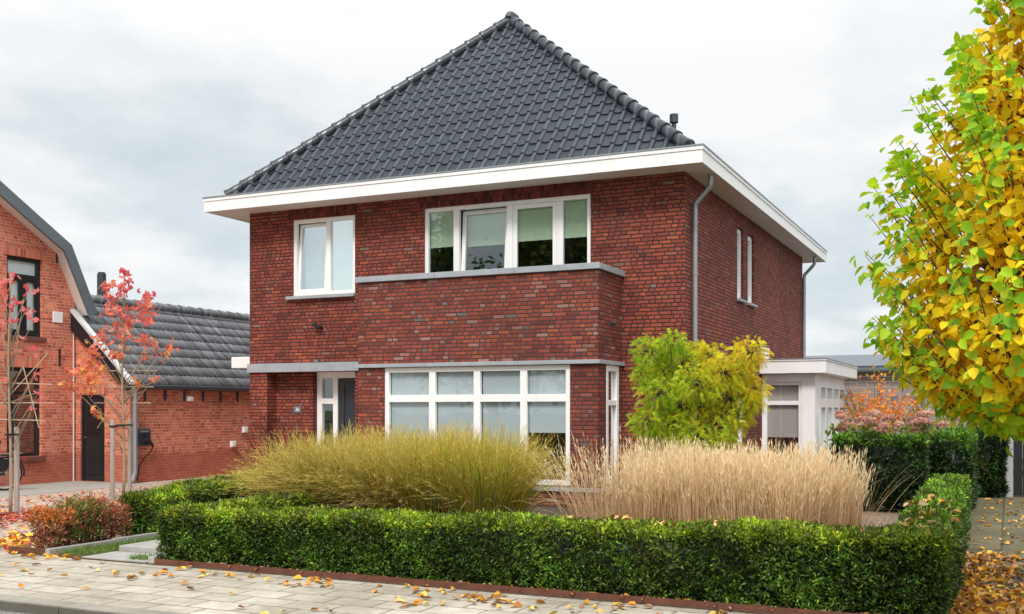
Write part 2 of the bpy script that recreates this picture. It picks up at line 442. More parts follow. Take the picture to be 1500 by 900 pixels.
PROF = [(0, .002, .2), (.06, -.003, .6), (.2, -.006, .95), (.35, -.006, 1.), (.5, -.003, .8), (.6, .004, .35), (.655, .03, 0.), (.70, .05, -.15),
        (.755, .056, -.2), (.80, .043, -.2), (.845, .056, -.2), (.90, .050, -.15), (.955, .026, 0.)]
PROF_OLD = [(0, 0, 0), (.42, .0, 0), (.46, .008, 0), (.5, .008, 0), (.54, 0, 0), (.88, 0, 0), (.91, .014, 0), (.96, .014, 0)]

# ================================================================== SETTING
def sheet(x0, x1, y0, y1, z): return MB().poly([(x0, y0, z), (x1, y0, z), (x1, y1, z), (x0, y1, z)])
def ground_mat(name, a, b, scale, bump, fleck=None, det=8):
    t = NT(name); p = t.pos(); n = t.noise(p, scale, det, .65); n2 = t.noise(p, .6, 4)
    c = t.mix(t.mr(n, .3, .7), a, b); c = t.mix(1., c, t.ramp(n2, [(.3, (.8,)*3), (.7, (1.1,)*3)]), 'MULTIPLY')
    if fleck:
        w = t.n('ShaderNodeTexVoronoi'); t.l(p, w.inputs['Vector']); w.inputs['Scale'].default_value = fleck
        c = t.mix(1., c, t.ramp(t.xyz(w.outputs['Color'])[0], [(0, (.55, .5, .48)), (.5, (1., .95, .9)), (1, (1.35, 1.3, 1.25))]), 'MULTIPLY')
        nm = t.bump(w.outputs['Distance'], bump)
    else: nm = t.bump(n, bump)
    t.bsdf(c, .9, .2, 0., nm); return t.mat
M['soil'] = ground_mat('soil', (.06, .045, .03), (.13, .10, .07), 14, .02)
M['lawn_ground'] = ground_mat('lawn_ground', (.05, .07, .025), (.1, .12, .05), 6, .02)
M['asphalt'] = ground_mat('asphalt', (.20, .20, .20), (.27, .265, .26), 60, .004, 90)
M['gravel'] = ground_mat('pink_gravel', (.46, .37, .31), (.56, .47, .40), 20, .012, 38)
def kerb_mat():
    t = NT('kerb_concrete'); p = t.pos(); z = t.xyz(p)[2]; n = t.noise(p, 9, 7, .65); n2 = t.noise(p, 1.5, 4)
    c = t.mix(n, (.24, .22, .18), (.40, .37, .31)); c = t.mix(1., c, t.ramp(n2, [(.3, (.75,)*3), (.7, (1.1,)*3)]), 'MULTIPLY')
    k = t.mr(t.m('ADD', z, t.m('MULTIPLY', n, .01)), -.012, .002, .3, 1.); c = t.mix(k, (.045, .042, .035), c)
    t.bsdf(c, .88, .2, 0., t.bump(n, .005)); return t.mat
M['kerb'] = kerb_mat()

def paver_mat(name, W, H, cols, joint, jcol, along='X', off=.5):
    t = NT(name); p = t.pos(); x, y, z = t.xyz(p)
    u, v = (x, y) if along == 'X' else (y, x)
    v = t.m('ADD', v, 50.); u = t.m('ADD', u, 50.)
    row = t.m('FLOOR', t.m('DIVIDE', v, H)); fv = t.m('FRACT', t.m('DIVIDE', v, H))
    uu = t.m('ADD', t.m('DIVIDE', u, W), t.m('MULTIPLY', t.m('MODULO', row, 2.), off)); fu = t.m('FRACT', uu)
    rid = t.white(t.comb(t.m('FLOOR', uu), row, 0.))
    d = t.m('MINIMUM', t.m('MULTIPLY', t.m('MINIMUM', fu, t.m('SUBTRACT', 1., fu)), W), t.m('MULTIPLY', t.m('MINIMUM', fv, t.m('SUBTRACT', 1., fv)), H))
    d = t.m('ADD', d, t.m('MULTIPLY', t.m('SUBTRACT', t.noise(p, 18., 3), .5), joint*1.2))
    face = t.mr(d, joint*.3, joint)
    c = t.ramp(rid, cols); n = t.noise(p, 7., 7, .65); n2 = t.noise(p, 1.1, 5)
    c = t.mix(1., c, t.ramp(n, [(.3, (.72,)*3), (.7, (1.12,)*3)]), 'MULTIPLY')
    c = t.mix(1., c, t.ramp(n2, [(.35, (.72, .70, .66)), (.65, (1.05,)*3)]), 'MULTIPLY')
    jc = t.mix(t.noise(p, 5., 4), jcol, (.09, .10, .05))
    c = t.mix(face, jc, c)
    t.bsdf(c, .85, .25, 0., t.bump(t.m('ADD', face, t.m('MULTIPLY', n, .3)), .006)); return t.mat
M['pavers'] = paver_mat('pale_pavers', .46, .30, [(0, (.46, .41, .335)), (.5, (.52, .468, .385)), (1, (.57, .515, .43))], .010, (.17, .14, .105))
M['path_slabs'] = paver_mat('mossy_slabs', .95, .64, [(0, (.12, .11, .06)), (1, (.19, .165, .09))], .02, (.035, .03, .02), 'Y', .5)

struct('ground', sheet(-400, 400, -400, 600, -.135), 'lawn_ground')
struct('road', sheet(-80, 80, -1.5, 6.262, -.088), 'asphalt')
k = MB()
for i in range(-40, 40): k.box(i*1.0+.004, i*1.0+.996, 6.262, 6.46, -.13, .0)
struct('kerb', k, 'kerb')
struct('pavement', MB().box(-60, 60, 6.462, 8.345, -.13, -.002), 'pavers')
struct('driveway', MB().box(-30, -9.79, 8.347, 32, -.13, -.004), 'gravel')
struct('garden_soil', MB().box(-9.788, .92, 8.347, 32, -.13, .012), 'soil')
struct('side_path', MB().poly([(-.36, 8.347, .017), (.92, 8.347, .017), (.92, 21.2, .017), (-.80, 21.2, .017)]), 'path_slabs')
struct('verge_ground', MB().box(.922, 40, 8.347, 30, -.13, -.006), 'soil')
M['gravel_tan'] = ground_mat('tan_gravel', (.20, .15, .11), (.30, .235, .18), 20, .012, 38)
struct('gravel_bed', sheet(-5.8, -1.1, 12.6, 17.15, .017), 'gravel_tan')
struct('concrete_apron', MB().box(-18.9, -16.6, 13.0, 17.33, -.1, .004), 'concrete')

# ================================================================== MAIN HOUSE
XL, XR, YM, YB, YK, XBL, XBR = -13.88, -4.87, 17.175, 15.98, 28.25, -10.5, -5.96
H = thing('brick_house', 'two storey red brick house with dark hipped tile roof, white eaves and bay window', 'house', (-9.4, 17.2, 0))
w = MB()
UL = (-12.82, -11.36, 3.83, 5.34); UR = (-9.84, -6.54, 3.30, 5.33)
wall(w, 'Y', YM, XL, XR, 0, 5.56, [UL+(.13,), UR+(.13,), (-13.45, -11.36, .0, 2.34, .305), (XBL+.2, XBR-.2, 0, 2.6, .2)])
SW = [(20.92, 21.46, 3.8, 5.22), (21.86, 22.46, 3.8, 5.22), (21.0, 21.45, .3, 2.3)]
wall(w, 'X', XR, YM, YK, 0, 5.56, SW, .11)
w.poly([(XL, YM, 0), (XL, YK, 0), (XL, YK, 5.56), (XL, YM, 5.56)]); w.poly([(XL, YK, 0), (XR, YK, 0), (XR, YK, 5.56), (XL, YK, 5.56)])
# porch back wall with the number, and the return beside the door
w.poly([(-13.45, 17.48, 0), (-12.56, 17.48, 0), (-12.56, 17.48, 2.34), (-13.45, 17.48, 2.34)])
w.poly([(-12.56, 17.48, 0), (-12.56, 17.64, 0), (-12.56, 17.64, 2.34), (-12.56, 17.48, 2.34)])
obj('wall', w, 'brick', H)
# bay with parapet
b = MB()
BW = (-9.96, -6.44, .36, 2.33)
wall(b, 'Y', YB, XBL, XBR, 0, 3.85, [BW+(.1,)])
wall(b, 'X', XBR, YB, YM-.002, 0, 3.85, [(16.37, 16.98, .38, 2.33, .1)])
b.poly([(XBL, YB, 0), (XBL, YM-.002, 0), (XBL, YM-.002, 3.85), (XBL, YB, 3.85)])
for p in ([(XBL+.2, YB+.2), (XBR-.2, YB+.2)], [(XBR-.2, YB+.2), (XBR-.2, YM-.003)], [(XBL+.2, YB+.2), (XBL+.2, YM-.003)]):
    b.poly([(p[0][0], p[0][1], 2.6), (p[1][0], p[1][1], 2.6), (p[1][0], p[1][1], 3.85), (p[0][0], p[0][1], 3.85)])
obj('bay_wall', b, 'brick_bay', H)
obj('balcony_floor', MB().box(XBL+.01, XBR-.01, YB+.01, YM-.01, 2.45, 2.6), 'zinc', H)
c = MB(); o_ = .05
xs = [XBL-o_, -8.93, -7.42, XBR+o_]
for a, e in zip(xs, xs[1:]): c.box(a+.003, e-.003, YB-o_, YB+.23, 3.852, 3.95)
c.box(XBR-.23, XBR+o_-.003, YB+.233, YM-.003, 3.852, 3.95); c.box(XBL-o_+.003, XBL+.23, YB+.233, YM-.003, 3.852, 3.95)
obj('parapet_coping', c, 'bluestone', H, bevel=.006)
c = MB(); xs = [XBL-.06, -9.1, -7.35, XBR+.05]
for a, e in zip(xs, xs[1:]): c.box(a+.002, e-.002, YB-.06, YB-.002, 2.335, 2.40)
c.box(XBR+.002, XBR+.05-.002, YB-.001, YM-.003, 2.335, 2.40)
obj('lintel_band', c, 'bluestone', H, bevel=.005)
c = MB().box(XBL-.04, XBR+.04, YB-.05, YB-.002, .27, .335); c.box(XBR+.002, XBR+.04, YB-.001, YM-.004, .27, .335)
obj('sill_band', c, 'bluestone', H, bevel=.005)
obj('soldier_course', MB().box(-12.93, -11.32, YM-.012, YM-.003, 5.345, 5.555), 'brick_soldier', H)
obj('soldier_course', MB().box(-9.95, -6.46, YM-.012, YM-.003, 5.335, 5.555), 'brick_soldier', H)
c = MB().box(XL-.03, -12.6, YM-.05, YM-.003, 2.34, 2.515).box(-12.596, XBL-.002, YM-.05, YM-.003, 2.34, 2.515)
obj('porch_beam', c, 'bluestone', H, bevel=.004)
obj('porch_ceiling', MB().box(-13.45, -11.36, YM+.003, 17.70, 2.341, 2.36), 'cream', H)
obj('porch_floor', MB().box(-13.44, -11.37, YM-.4, 17.70, -.05, .03), 'concrete', H)
# interior rooms
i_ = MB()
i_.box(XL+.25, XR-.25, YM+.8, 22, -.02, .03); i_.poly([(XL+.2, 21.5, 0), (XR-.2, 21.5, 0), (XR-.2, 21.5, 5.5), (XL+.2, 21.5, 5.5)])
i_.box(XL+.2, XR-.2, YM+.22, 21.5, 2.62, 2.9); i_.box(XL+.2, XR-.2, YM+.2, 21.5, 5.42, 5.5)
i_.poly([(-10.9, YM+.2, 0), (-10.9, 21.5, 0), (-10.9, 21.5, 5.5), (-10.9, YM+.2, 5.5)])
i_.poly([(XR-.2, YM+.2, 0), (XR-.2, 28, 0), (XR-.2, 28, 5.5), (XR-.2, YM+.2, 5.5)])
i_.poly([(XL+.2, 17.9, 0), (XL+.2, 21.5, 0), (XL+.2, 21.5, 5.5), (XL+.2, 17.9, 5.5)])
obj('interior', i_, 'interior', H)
# windows of the front
wn = window(H, 'Y', YM, *UL, [-12.0], fw=.075, d=.03, mw=.1, sashes=(0,), tilt=0, mats=('white', 'glass_mirror'))
blind(wn, 'Y', YM, [(-12.74, -12.06)], .3, 3.9, 5.28, 'blind_white'); blind(wn, 'Y', YM, [(-11.94, -11.43)], .115, 3.9, 5.28, 'blind_white')
obj('window_sill', MB().box(-12.93, -11.34, YM-.09, YM+.03, 3.765, 3.825), 'bluestone', wn, bevel=.004)
v_ = MB().tube([(-11.58, YM+.2, 3.92), (-11.58, YM+.2, 3.98), (-11.58, YM+.2, 4.04), (-11.58, YM+.2, 4.12), (-11.58, YM+.2, 4.17)], [.05, .085, .07, .028, .034], 12)
v_.tube([(-11.8, YM+.2, 3.92), (-11.8, YM+.2, 3.96), (-11.8, YM+.2, 4.0)], [.05, .06, .045], 12)
obj('vase', v_, 'white', wn, smooth=True)
wn = window(H, 'Y', YM, UR[0], UR[1], UR[2], UR[3], [-9.18, -8.1, -7.13], fw=.075, d=.03, mw=.12, sashes=(1, 2), tilt=1, sw=.075)
blind(wn, 'Y', YM, [(-9.12, -8.16)], .28, 4.63, 5.3, 'blind_green'); blind(wn, 'Y', YM, [(-9.76, -9.24), (-8.04, -7.19), (-7.07, -6.62)], .125, 4.63, 5.3, 'blind_green')
wn = window(H, 'Y', YB, *BW, [-9.01, -8.145, -7.28], [1.79], fw=.085, d=.02, mw=.125, mats=('white', 'glass_clear'))
blind(wn, 'Y', YB, [(-9.87, -9.08), (-8.94, -8.22), (-8.07, -7.35, .6), (-7.21, -6.53, 1.24)], .11, .42, 2.3, 'blind_grey')
wn = window(H, 'X', XBR, 16.37, 16.98, .38, 2.33, [], [1.71], fw=.1, d=-.006, th=.09)
for q in SW[:2]:
    wn = window(H, 'X', XR, *q, [], fw=.10, d=.05, th=.06, mats=('white', 'glass_mirror'))
    obj('window_sill', MB().box(XR-.05, XR+.07, q[0]-.02, q[1]+.03, 3.745, 3.796), 'bluestone', wn, bevel=.004)
window(H, 'X', XR, *SW[2], [], fw=.11, d=.02, th=.07)
# front door
dr = MB(); f = mp('Y', 17.60); E0, E1 = -12.545, -11.15
ubox(dr, f, E0, E0+.12, 0, .1, .03, 2.34); ubox(dr, f, -12.16, -12.05, 0, .1, .03, 2.22); ubox(dr, f, E0+.12, E1, 0, .1, 2.22, 2.339)
ubox(dr, f, E0+.12, -12.16, .004, .09, 1.71, 1.82); ubox(dr, f, E0+.12, -12.16, .004, .09, .03, .15)
dfm = obj('door_frame', dr, 'white', H, bevel=.004)
g = MB(); g.poly([f(E0+.12, .05, .15), f(-12.16, .05, .15), f(-12.16, .05, 1.71), f(E0+.12, .05, 1.71)]); g.poly([f(E0+.12, .05, 1.82), f(-12.16, .05, 1.82), f(-12.16, .05, 2.22), f(E0+.12, .05, 2.22)])
obj('side_glass', g, 'glass_coated', dfm)
dd = MB(); ubox(dd, f, -12.05, -11.15, .03, .08, .03, 2.22); ubox(dd, f, -11.97, -11.9, .012, .0298, .03, 2.13); ubox(dd, f, -11.9, -11.15, .012, .0298, 2.06, 2.13); ubox(dd, f, -11.85, -11.22, .018, .0296, .2, 1.98)
fd = obj('front_door', dd, 'anthracite', H, bevel=.004)
obj('door_handle', MB().tube([f(-11.6, -.03, .7), f(-11.6, -.03, 1.6)], .015, 8).tube([f(-11.6, -.03, .8), f(-11.6, .02, .8)], .01, 6).tube([f(-11.6, -.03, 1.5), f(-11.6, .02, 1.5)], .01, 6), 'chrome', fd)
# eaves
EX0, EX1, EY0, EY1 = -14.55, -4.4, 16.57, 29.25
def ring(mb, x0, x1, y0, y1, z0, z1, t):
    mb.box(x0, x1, y0, y0+t, z0, z1); mb.box(x0, x1, y1-t, y1, z0, z1); mb.box(x0, x0+t, y0+t, y1-t, z0, z1); mb.box(x1-t, x1, y0+t, y1-t, z0, z1)
e = MB(); ring(e, EX0+.015, EX1-.015, EY0+.015, EY1-.015, 5.535, 5.738, .03); ring(e, EX0, EX1, EY0, EY1, 5.741, 5.80, .05)
obj('fascia_board', e, 'white', H)
e = MB(); ring(e, EX0+.046, EX1-.046, EY0+.046, EY1-.046, 5.548, 5.562, .72); obj('soffit', e, 'cream', H)
e = MB(); ring(e, EX0-.012, EX1+.012, EY0-.012, EY1+.012, 5.803, 5.825, .09); ring(e, EX0+.08, EX1-.08, EY0+.08, EY1-.08, 5.79, 5.80, .5)
obj('gutter', e, 'zinc', H)
# hipped roof
q = .33; fx0, fx1, fy0, fy1, fz = EX0+q, EX1-q, EY0+q, EY1-q, 5.84
AX, AZ = (fx0+fx1)/2, 9.74; run = 3.3
A1 = Vector((AX, fy0+run, AZ)); A2 = Vector((AX, fy1-run, AZ))
cor = [Vector((fx0, fy0, fz)), Vector((fx1, fy0, fz)), Vector((fx1, fy1, fz)), Vector((fx0, fy1, fz))]
base = MB(); dz = Vector((0, 0, -.03))
for p in ([cor[0], cor[1], A1], [cor[1], cor[2], A2, A1], [cor[2], cor[3], A2], [cor[3], cor[0], A1, A2]): base.poly([v+dz for v in p])
roof = obj('roof', base, 'tile', H)
def hipplane(a, b, inside):
    n = (b-a).cross(Vector((0, 0, 1))).normalized()
    if n.dot(inside-a) > 0: n = -n
    return (a, n)
cx = Vector((AX, (fy0+fy1)/2, fz))
front_in = Vector((AX, fy0, fz)); right_in = Vector((fx1, cx.y, fz)); left_in = Vector((fx0, cx.y, fz)); back_in = Vector((AX, fy1, fz))
for a, bq, ap, ins in ((cor[0], cor[1], (A1, A1), front_in), (cor[1], cor[2], (A1, A2), right_in), (cor[2], cor[3], (A2, A2), back_in), (cor[3], cor[0], (A2, A1), left_in)):
    mid = (ap[0]+ap[1])/2; ed = (bq-a).normalized(); u = (ap[0]-a); u = u-ed*u.dot(ed)
    me = tile_slope(a, bq, u, u.length, .24, .32, PROF, clips=[hipplane(a, ap[0], ins), hipplane(bq, ap[1], ins)] + ([(A1, ((-1, 0, 0) if a.x > AX else (1, 0, 0)))] if ap[0] != ap[1] else []))
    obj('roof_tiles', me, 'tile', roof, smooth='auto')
caps = MB()
def cap_line(a, b, lift=.045):
    n = int((b-a).length/.385)+1; d = (b-a)/n
    for i in range(n):
        p = a+d*i+Vector((0, 0, lift))
        caps.tube([p-d*.04, p-d*.02, p+d*.12, p+d*.14, p+d*1.02], [.108, .125, .125, .112, .098], 16)
for a, bq in ((cor[0], A1), (cor[1], A1), (cor[2], A2), (cor[3], A2), (A1, A2)): cap_line(a, bq)
caps.tube([A1+Vector((0, -.1, .0)), A1+Vector((0, -.02, .07)), A1+Vector((0, .15, .09))], [.1, .14, .13], 14)
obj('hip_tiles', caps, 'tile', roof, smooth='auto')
vp = MB().tube([(-6.3, 21.4, 7.0), (-6.3, 21.4, 7.56)], .05, 14).tube([(-6.3, 21.4, 7.54), (-6.3, 21.4, 7.55), (-6.3, 21.4, 7.72), (-6.3, 21.4, 7.73)], [.06, .09, .09, .075], 16)
obj('vent_pipe', vp, 'dark_metal', roof, smooth='auto')
# downpipes
for y in (17.56, 28.12):
    pts = [(XR+.065, y, .0), (XR+.065, y, 4.98), (XR+.075, y, 5.08), (XR+.27, y+.02, 5.29), (XR+.32, y+.02, 5.36), (XR+.33, y+.02, 5.56)]
    dp = obj('downpipe', MB().tube(pts, .043, 14), 'zinc', H, smooth='auto')
    for z in (1.2, 2.6, 3.9, 4.75): obj('pipe_bracket', MB().tube([(XR+.065, y, z-.02), (XR+.065, y, z+.02)], .05, 14), 'zinc', dp)
# small fittings of the house
np_ = MB().box(-13.0, -12.84, 17.462, 17.477, 1.545, 1.655)
plate = obj('house_number', np_, 'grey_trim', H)
def text(body, size, loc, rot, mat, parent, name, ext=.002):
    cu = bpy.data.curves.new(name, 'FONT'); cu.body = body; cu.size = size; cu.align_x = 'CENTER'; cu.align_y = 'CENTER'; cu.extrude = ext
    o = bpy.data.objects.new('tmp', cu); link(o); bpy.context.view_layer.update()
    me = bpy.data.meshes.new_from_object(o.evaluated_get(bpy.context.evaluated_depsgraph_get()))
    bpy.data.objects.remove(o); me.transform(Matrix.Translation(loc) @ Matrix.Rotation(rot[2], 4, 'Z') @ Matrix.Rotation(rot[0], 4, 'X'))
    return obj(name, me, mat, parent)
text('36', .105, Vector((-12.92, 17.459, 1.6)), (R(90), 0, 0), 'white', plate, 'number')
rim = MB(); f = mp('Y', 17.455); ubox(rim, f, -13.008, -12.832, 0, .02, 1.655, 1.663); ubox(rim, f, -13.008, -12.832, 0, .02, 1.537, 1.545)
ubox(rim, f, -13.008, -13.0, 0, .02, 1.545, 1.655); ubox(rim, f, -12.84, -12.832, 0, .02, 1.545, 1.655); obj('plate_rim', rim, 'zinc', plate)
lamp = MB().tube([(-12.13, YM-.003, 3.19), (-12.13, YM-.05, 3.19)], .04, 12).tube([(-12.13, YM-.05, 3.19), (-12.18, YM-.1, 3.25)], .018, 8).tube([(-12.22, YM-.13, 3.27), (-12.13, YM-.1, 3.17)], [.05, .03], 10)
obj('outdoor_light', lamp, 'black_paint', H, smooth='auto')
obj('overflow_spout', MB().box(-12.26, -12.19, YM-.055, YM-.003, 2.517, 2.57), 'zinc', H)
obj('drain_spout', MB().tube([(XBR-.02, 16.62, 3.04), (XBR+.1, 16.60, 3.02)], .03, 10), 'dark_metal', H, smooth='auto')
cn = MB().box(-14.72, XL-.002, 17.62, 19.4, 2.46, 2.69); obj('side_canopy', cn, 'white', H, bevel=.01)
sv = MB()
for k in range(3): sv.prism([(XR+.002, 23.1, 2.72+k*.09), (XR+.13, 23.1, 2.69+k*.09), (XR+.13, 23.1, 2.75+k*.09), (XR+.002, 23.1, 2.79+k*.09)], (0, .32, 0))
obj('wall_vent', sv, 'white', H)
# sun room at the side
SX, SY0, SY1 = -3.74, 23.24, 27.75
sr = MB(); wall(sr, 'Y', SY0, XR+.003, SX, 0, 2.4, [(-4.84, -4.02, .25, 2.2, .1)]); wall(sr, 'X', SX, SY0, SY1, 0, 2.4, [(23.85, 27.65, .25, 2.2, .1)])
sr.poly([(XR, SY1, 0), (SX, SY1, 0), (SX, SY1, 2.4), (XR, SY1, 2.4)])
obj('sunroom_wall', sr, 'white', H)
wn = window(H, 'Y', SY0, -4.84, -4.02, .25, 2.2, [], [1.74], fw=.075, d=.03, mw=.09, mats=('white', 'glass_clear'))
blind(wn, 'Y', SY0, [(-4.77, -4.10, 1.02)], .12, 1.02, 2.12, 'blind_dark')
wn = window(H, 'X', SX, 23.85, 27.65, .25, 2.2, [24.75, 25.75, 26.75], [1.74], fw=.12, d=-.012, th=.1, mw=.2, mats=('white', 'glass_coated'))
sr = MB(); sr.box(XR+.005, SX+.26, SY0-.28, SY1+.28, 2.37, 2.625); sr.box(XR+.005, SX+.28, SY0-.30, SY1+.3, 2.628, 2.66)
sro = obj('sunroom_roof', sr, 'white', H, bevel=.004)
obj('roof_edge', MB().box(XR+.006, SX+.29, SY0-.31, SY1+.31, 2.662, 2.682), 'zinc', sro)
obj('sunroom_trim', MB().box(XR+.006, -4.02, SY0-.04, SY0-.004, 2.2, 2.36), 'white', sro)

# ================================================================== LEFT GABLED HOUSE
XG = -18.88
G = thing('gabled_house', 'orange brick house with gambrel gable, grey roof edge and black framed windows', 'house', (-19, 13, 0))
gp = [(17.34, 0), (17.34, 4.22), (16.95, 5.12), (13.0, 7.15), (9.05, 5.12), (8.66, 4.22), (8.66, 0)]
gw = MB(); holes = [(15.56, 16.46, 3.15, 4.82), (15.56, 16.44, .6, 2.49)]
wall(gw, 'X', XG, 14.6, 17.34, 0, 4.9, [h+(.14,) for h in holes])
gw.poly([(XG, 14.6, 0), (XG, 8.66, 0), (XG, 8.66, 4.22), (XG, 9.05, 4.9), (XG, 14.6, 4.9)])
gw.poly([(XG, 9.05, 4.9), (XG, 17.045, 4.9), (XG, 16.95, 5.12), (XG, 13.0, 7.15), (XG, 9.05, 5.12)])
gw.poly([(XG, 8.66, 0), (-29, 8.66, 0), (-29, 8.66, 4.22), (XG, 8.66, 4.22)]); gw.poly([(XG-.4, 18.0, 0), (-29, 18.0, 0), (-29, 18.0, 3.7), (XG-.4, 18.0, 3.7)])
obj('wall', gw, 'brick_orange', G)
# gambrel roof slab (profile in y,z extruded along -x)
top = [(17.70, 3.76), (16.98, 5.20), (13.0, 7.50), (9.02, 5.20), (8.30, 3.76)]
low = [(17.48, 3.70), (16.80, 5.03), (13.0, 7.21), (9.2, 5.03), (8.52, 3.70)]
rk = MB()
for i in range(4): rk.prism([(XG+.30, *top[i]), (XG+.30, *top[i+1]), (XG+.30, *low[i+1]), (XG+.30, *low[i])], (-.06, 0, 0))
obj('roof_edge', rk, 'grey_trim', G)
sf = MB()
for i in range(4):
    a, b2 = low[i], low[i+1]; sf.poly([(XG+.238, a[0], a[1]+.002), (XG+.238, b2[0], b2[1]+.002), (XG-.02, b2[0], b2[1]+.002), (XG-.02, a[0], a[1]+.002)])
obj('soffit', sf, 'cream', G)
rf = MB()
for i in range(4):
    a, b2 = top[i], top[i+1]; rf.poly([(XG+.238, *a), (XG+.238, *b2), (-29.2, *b2), (-29.2, *a)])
obj('roof', rf, 'tile_old', G)
obj('interior', MB().box(XG-3, XG-.35, 14.9, 17.0, .1, .12).box(XG-3, XG-2.9, 14.9, 17.0, .12, 4.9).box(XG-3, XG-.3, 14.9, 17.0, 2.7, 2.8), 'interior', G)
wn = window(G, 'X', XG, *holes[0], [], [4.42], fw=.08, d=.07, th=.07, mw=.09, mats=('black_paint', 'glass_clear'))
mm = MB(); f = mp('X', XG)
ubox(mm, f, 15.98, 16.07, .075, .14, 3.23, 4.372)
for a, b2 in ((15.645, 15.977), (16.073, 16.375)):
    ubox(mm, f, a, a+.05, .08, .12, 3.235, 4.37); ubox(mm, f, b2-.05, b2, .08, .12, 3.235, 4.37); ubox(mm, f, a+.05, b2-.05, .08, .12, 3.235, 3.29); ubox(mm, f, a+.05, b2-.05, .08, .12, 4.31, 4.37)
obj('casement', mm, 'black_paint', wn, bevel=.004)
blind(wn, 'X', XG, [(15.62, 16.40)], .15, 3.22, 4.76, 'blind_white')
obj('window_sill', MB().box(XG-.06, XG+.06, 15.5, 16.53, 3.05, 3.148), 'brown_tile', wn, bevel=.01)
wn = window(G, 'X', XG, *holes[1], [], [1.95], fw=.08, d=.07, th=.07, mw=.07, mats=('black_paint', 'glass'))
lv = MB()
for k in range(22): lv.poly([(XG-.26, 15.64, .70+k*.052), (XG-.26, 16.37, .70+k*.052), (XG-.30, 16.37, .735+k*.052), (XG-.30, 15.64, .735+k*.052)])
lv.box(XG-.30, XG-.25, 15.97, 16.03, .68, 1.88)
obj('louvre_blind', lv, 'louvre_brown', wn)
obj('window_sill', MB().box(XG-.06, XG+.07, 15.5, 16.5, .49, .598), 'brown_tile', wn, bevel=.01)
obj('soldier_course', MB().box(XG+.003, XG+.012, 15.5, 16.52, 4.823, 5.07), 'brick_orange_soldier', G); obj('soldier_course', MB().box(XG+.003, XG+.012, 15.5, 16.5, 2.492, 2.74), 'brick_orange_soldier', G)
for y, z in ((16.83, 5.0), (16.9, 2.75)):
    an = MB(); an.box(XG+.003, XG+.03, y-.015, y+.015, z-.2, z+.18); an.box(XG+.003, XG+.035, y-.02, y+.02, z-.02, z+.02); obj('wall_anchor', an, 'black_paint', G)
obj('wall_conduit', MB().tube([(XG+.02, 17.28, 0), (XG+.02, 17.28, 3.4)], .014, 8), 'cream', G)
sg = tag(obj('wall_plaque', MB().box(XG+.004, XG+.03, 16.72, 16.98, 3.50, 3.74), 'white', bevel=.004), 'small white square plaque on the orange gable beside the upper window', 'plaque')

# ================================================================== BARN
XB, YD, RX, RZ, EZ = -17.26, 17.345, -19.3, 4.13, 2.15
Bn = thing('brick_barn', 'long low orange brick barn with weathered grey tile roof and black door', 'outbuilding', (-19, 22, 0))
bw = MB()
wall(bw, 'Y', YD, XG+.004, XB, 0, 2.15, [(-18.72, -18.0, .01, 1.92, .12)])
bw.poly([(XG+.004, YD, 2.15), (XB, YD, 2.15), (XG+.004, YD, 3.85)])
wall(bw, 'X', XB, YD, 29, 0, 2.15); bw.poly([(XB, 29, 0), (-21.4, 29, 0), (-21.4, 29, 2.1), (RX, 29, 4.1), (XB, 29, 2.1)])
bw.poly([(-21.4, 18.1, 0), (-21.4, 29, 0), (-21.4, 29, 2.1), (-21.4, 18.1, 2.1)])
obj('wall', bw, 'brick_orange', Bn)
sl = math.hypot(XB+.08-RX, RZ-EZ)
me = tile_slope((XB+.08, YD-.12, EZ), (XB+.08, 29.2, EZ), (RX-XB-.08, 0, RZ-EZ), sl, .30, .335, PROF_OLD, lift=.014, arc=0, clips=[((0, 29.2, 0), (0, 1, 0)), ((RX, 0, RZ), (-1, 0, 0))])
rfo = obj('roof', me, 'tile_old', Bn)
bk = MB().poly([(RX, 18.05, RZ), (RX, 29.2, RZ), (-21.5, 29.2, EZ-.05), (-21.5, 18.05, EZ-.05)]); obj('rear_roof', bk, 'tile_old', rfo)
cp = MB(); y = 18.0
while y < 29.1:
    cp.tube([(RX, y, RZ+.02), (RX, y+.04, RZ+.02), (RX, y+.42, RZ+.015)], [.13, .13, .105], 12); y += .38
obj('ridge_tiles', cp, 'tile_old', rfo, smooth='auto')
dx, dzv = (RX-XB-.08)/sl, (RZ-EZ)/sl; n_ = Vector((-dzv, 0, dx)) * -1
vg = MB(); a = Vector((XB+.14, YD-.135, EZ-.02)); b2 = Vector((XG+.01, YD-.135, EZ-.02+(XB+.14-XG-.01)*(-dzv/dx)))
vg.prism([a, b2, b2+Vector((0, 0, -.40)), a+Vector((-.02, 0, -.19))], (0, .03, 0)); obj('verge_board', vg, 'black_paint', Bn)
vg = MB(); up = Vector((0, 0, .075)); vg.prism([a+Vector((0, -.012, .003)), b2+Vector((0, -.012, .003)), b2+up, a+up], (0, .14, 0)); obj('verge_capping', vg, simple('aluminium', (.62, .64, .66), .4, .5, .3, var=.15, scale=3), Bn)
gt = MB().box(XB+.02, XB+.15, YD-.1, 29.1, EZ-.10, EZ-.005); obj('gutter', gt, 'dark_metal', Bn, bevel=.02)
yy = YD+.4
while yy < 24: obj('gutter_bracket', MB().box(XB+.004, XB+.05, yy, yy+.035, EZ-.36, EZ-.12), 'dark_metal', Bn); yy += .62
pp = MB().tube([(XB+.09, YD+.06, EZ-.08), (XB+.09, YD+.06, .22), (XB+.13, YD-.04, .12), (XB+.18, YD-.14, .03)], .058, 12); obj('downpipe', pp, 'zinc', Bn, smooth='auto')
f = mp('Y', YD); dm = MB()
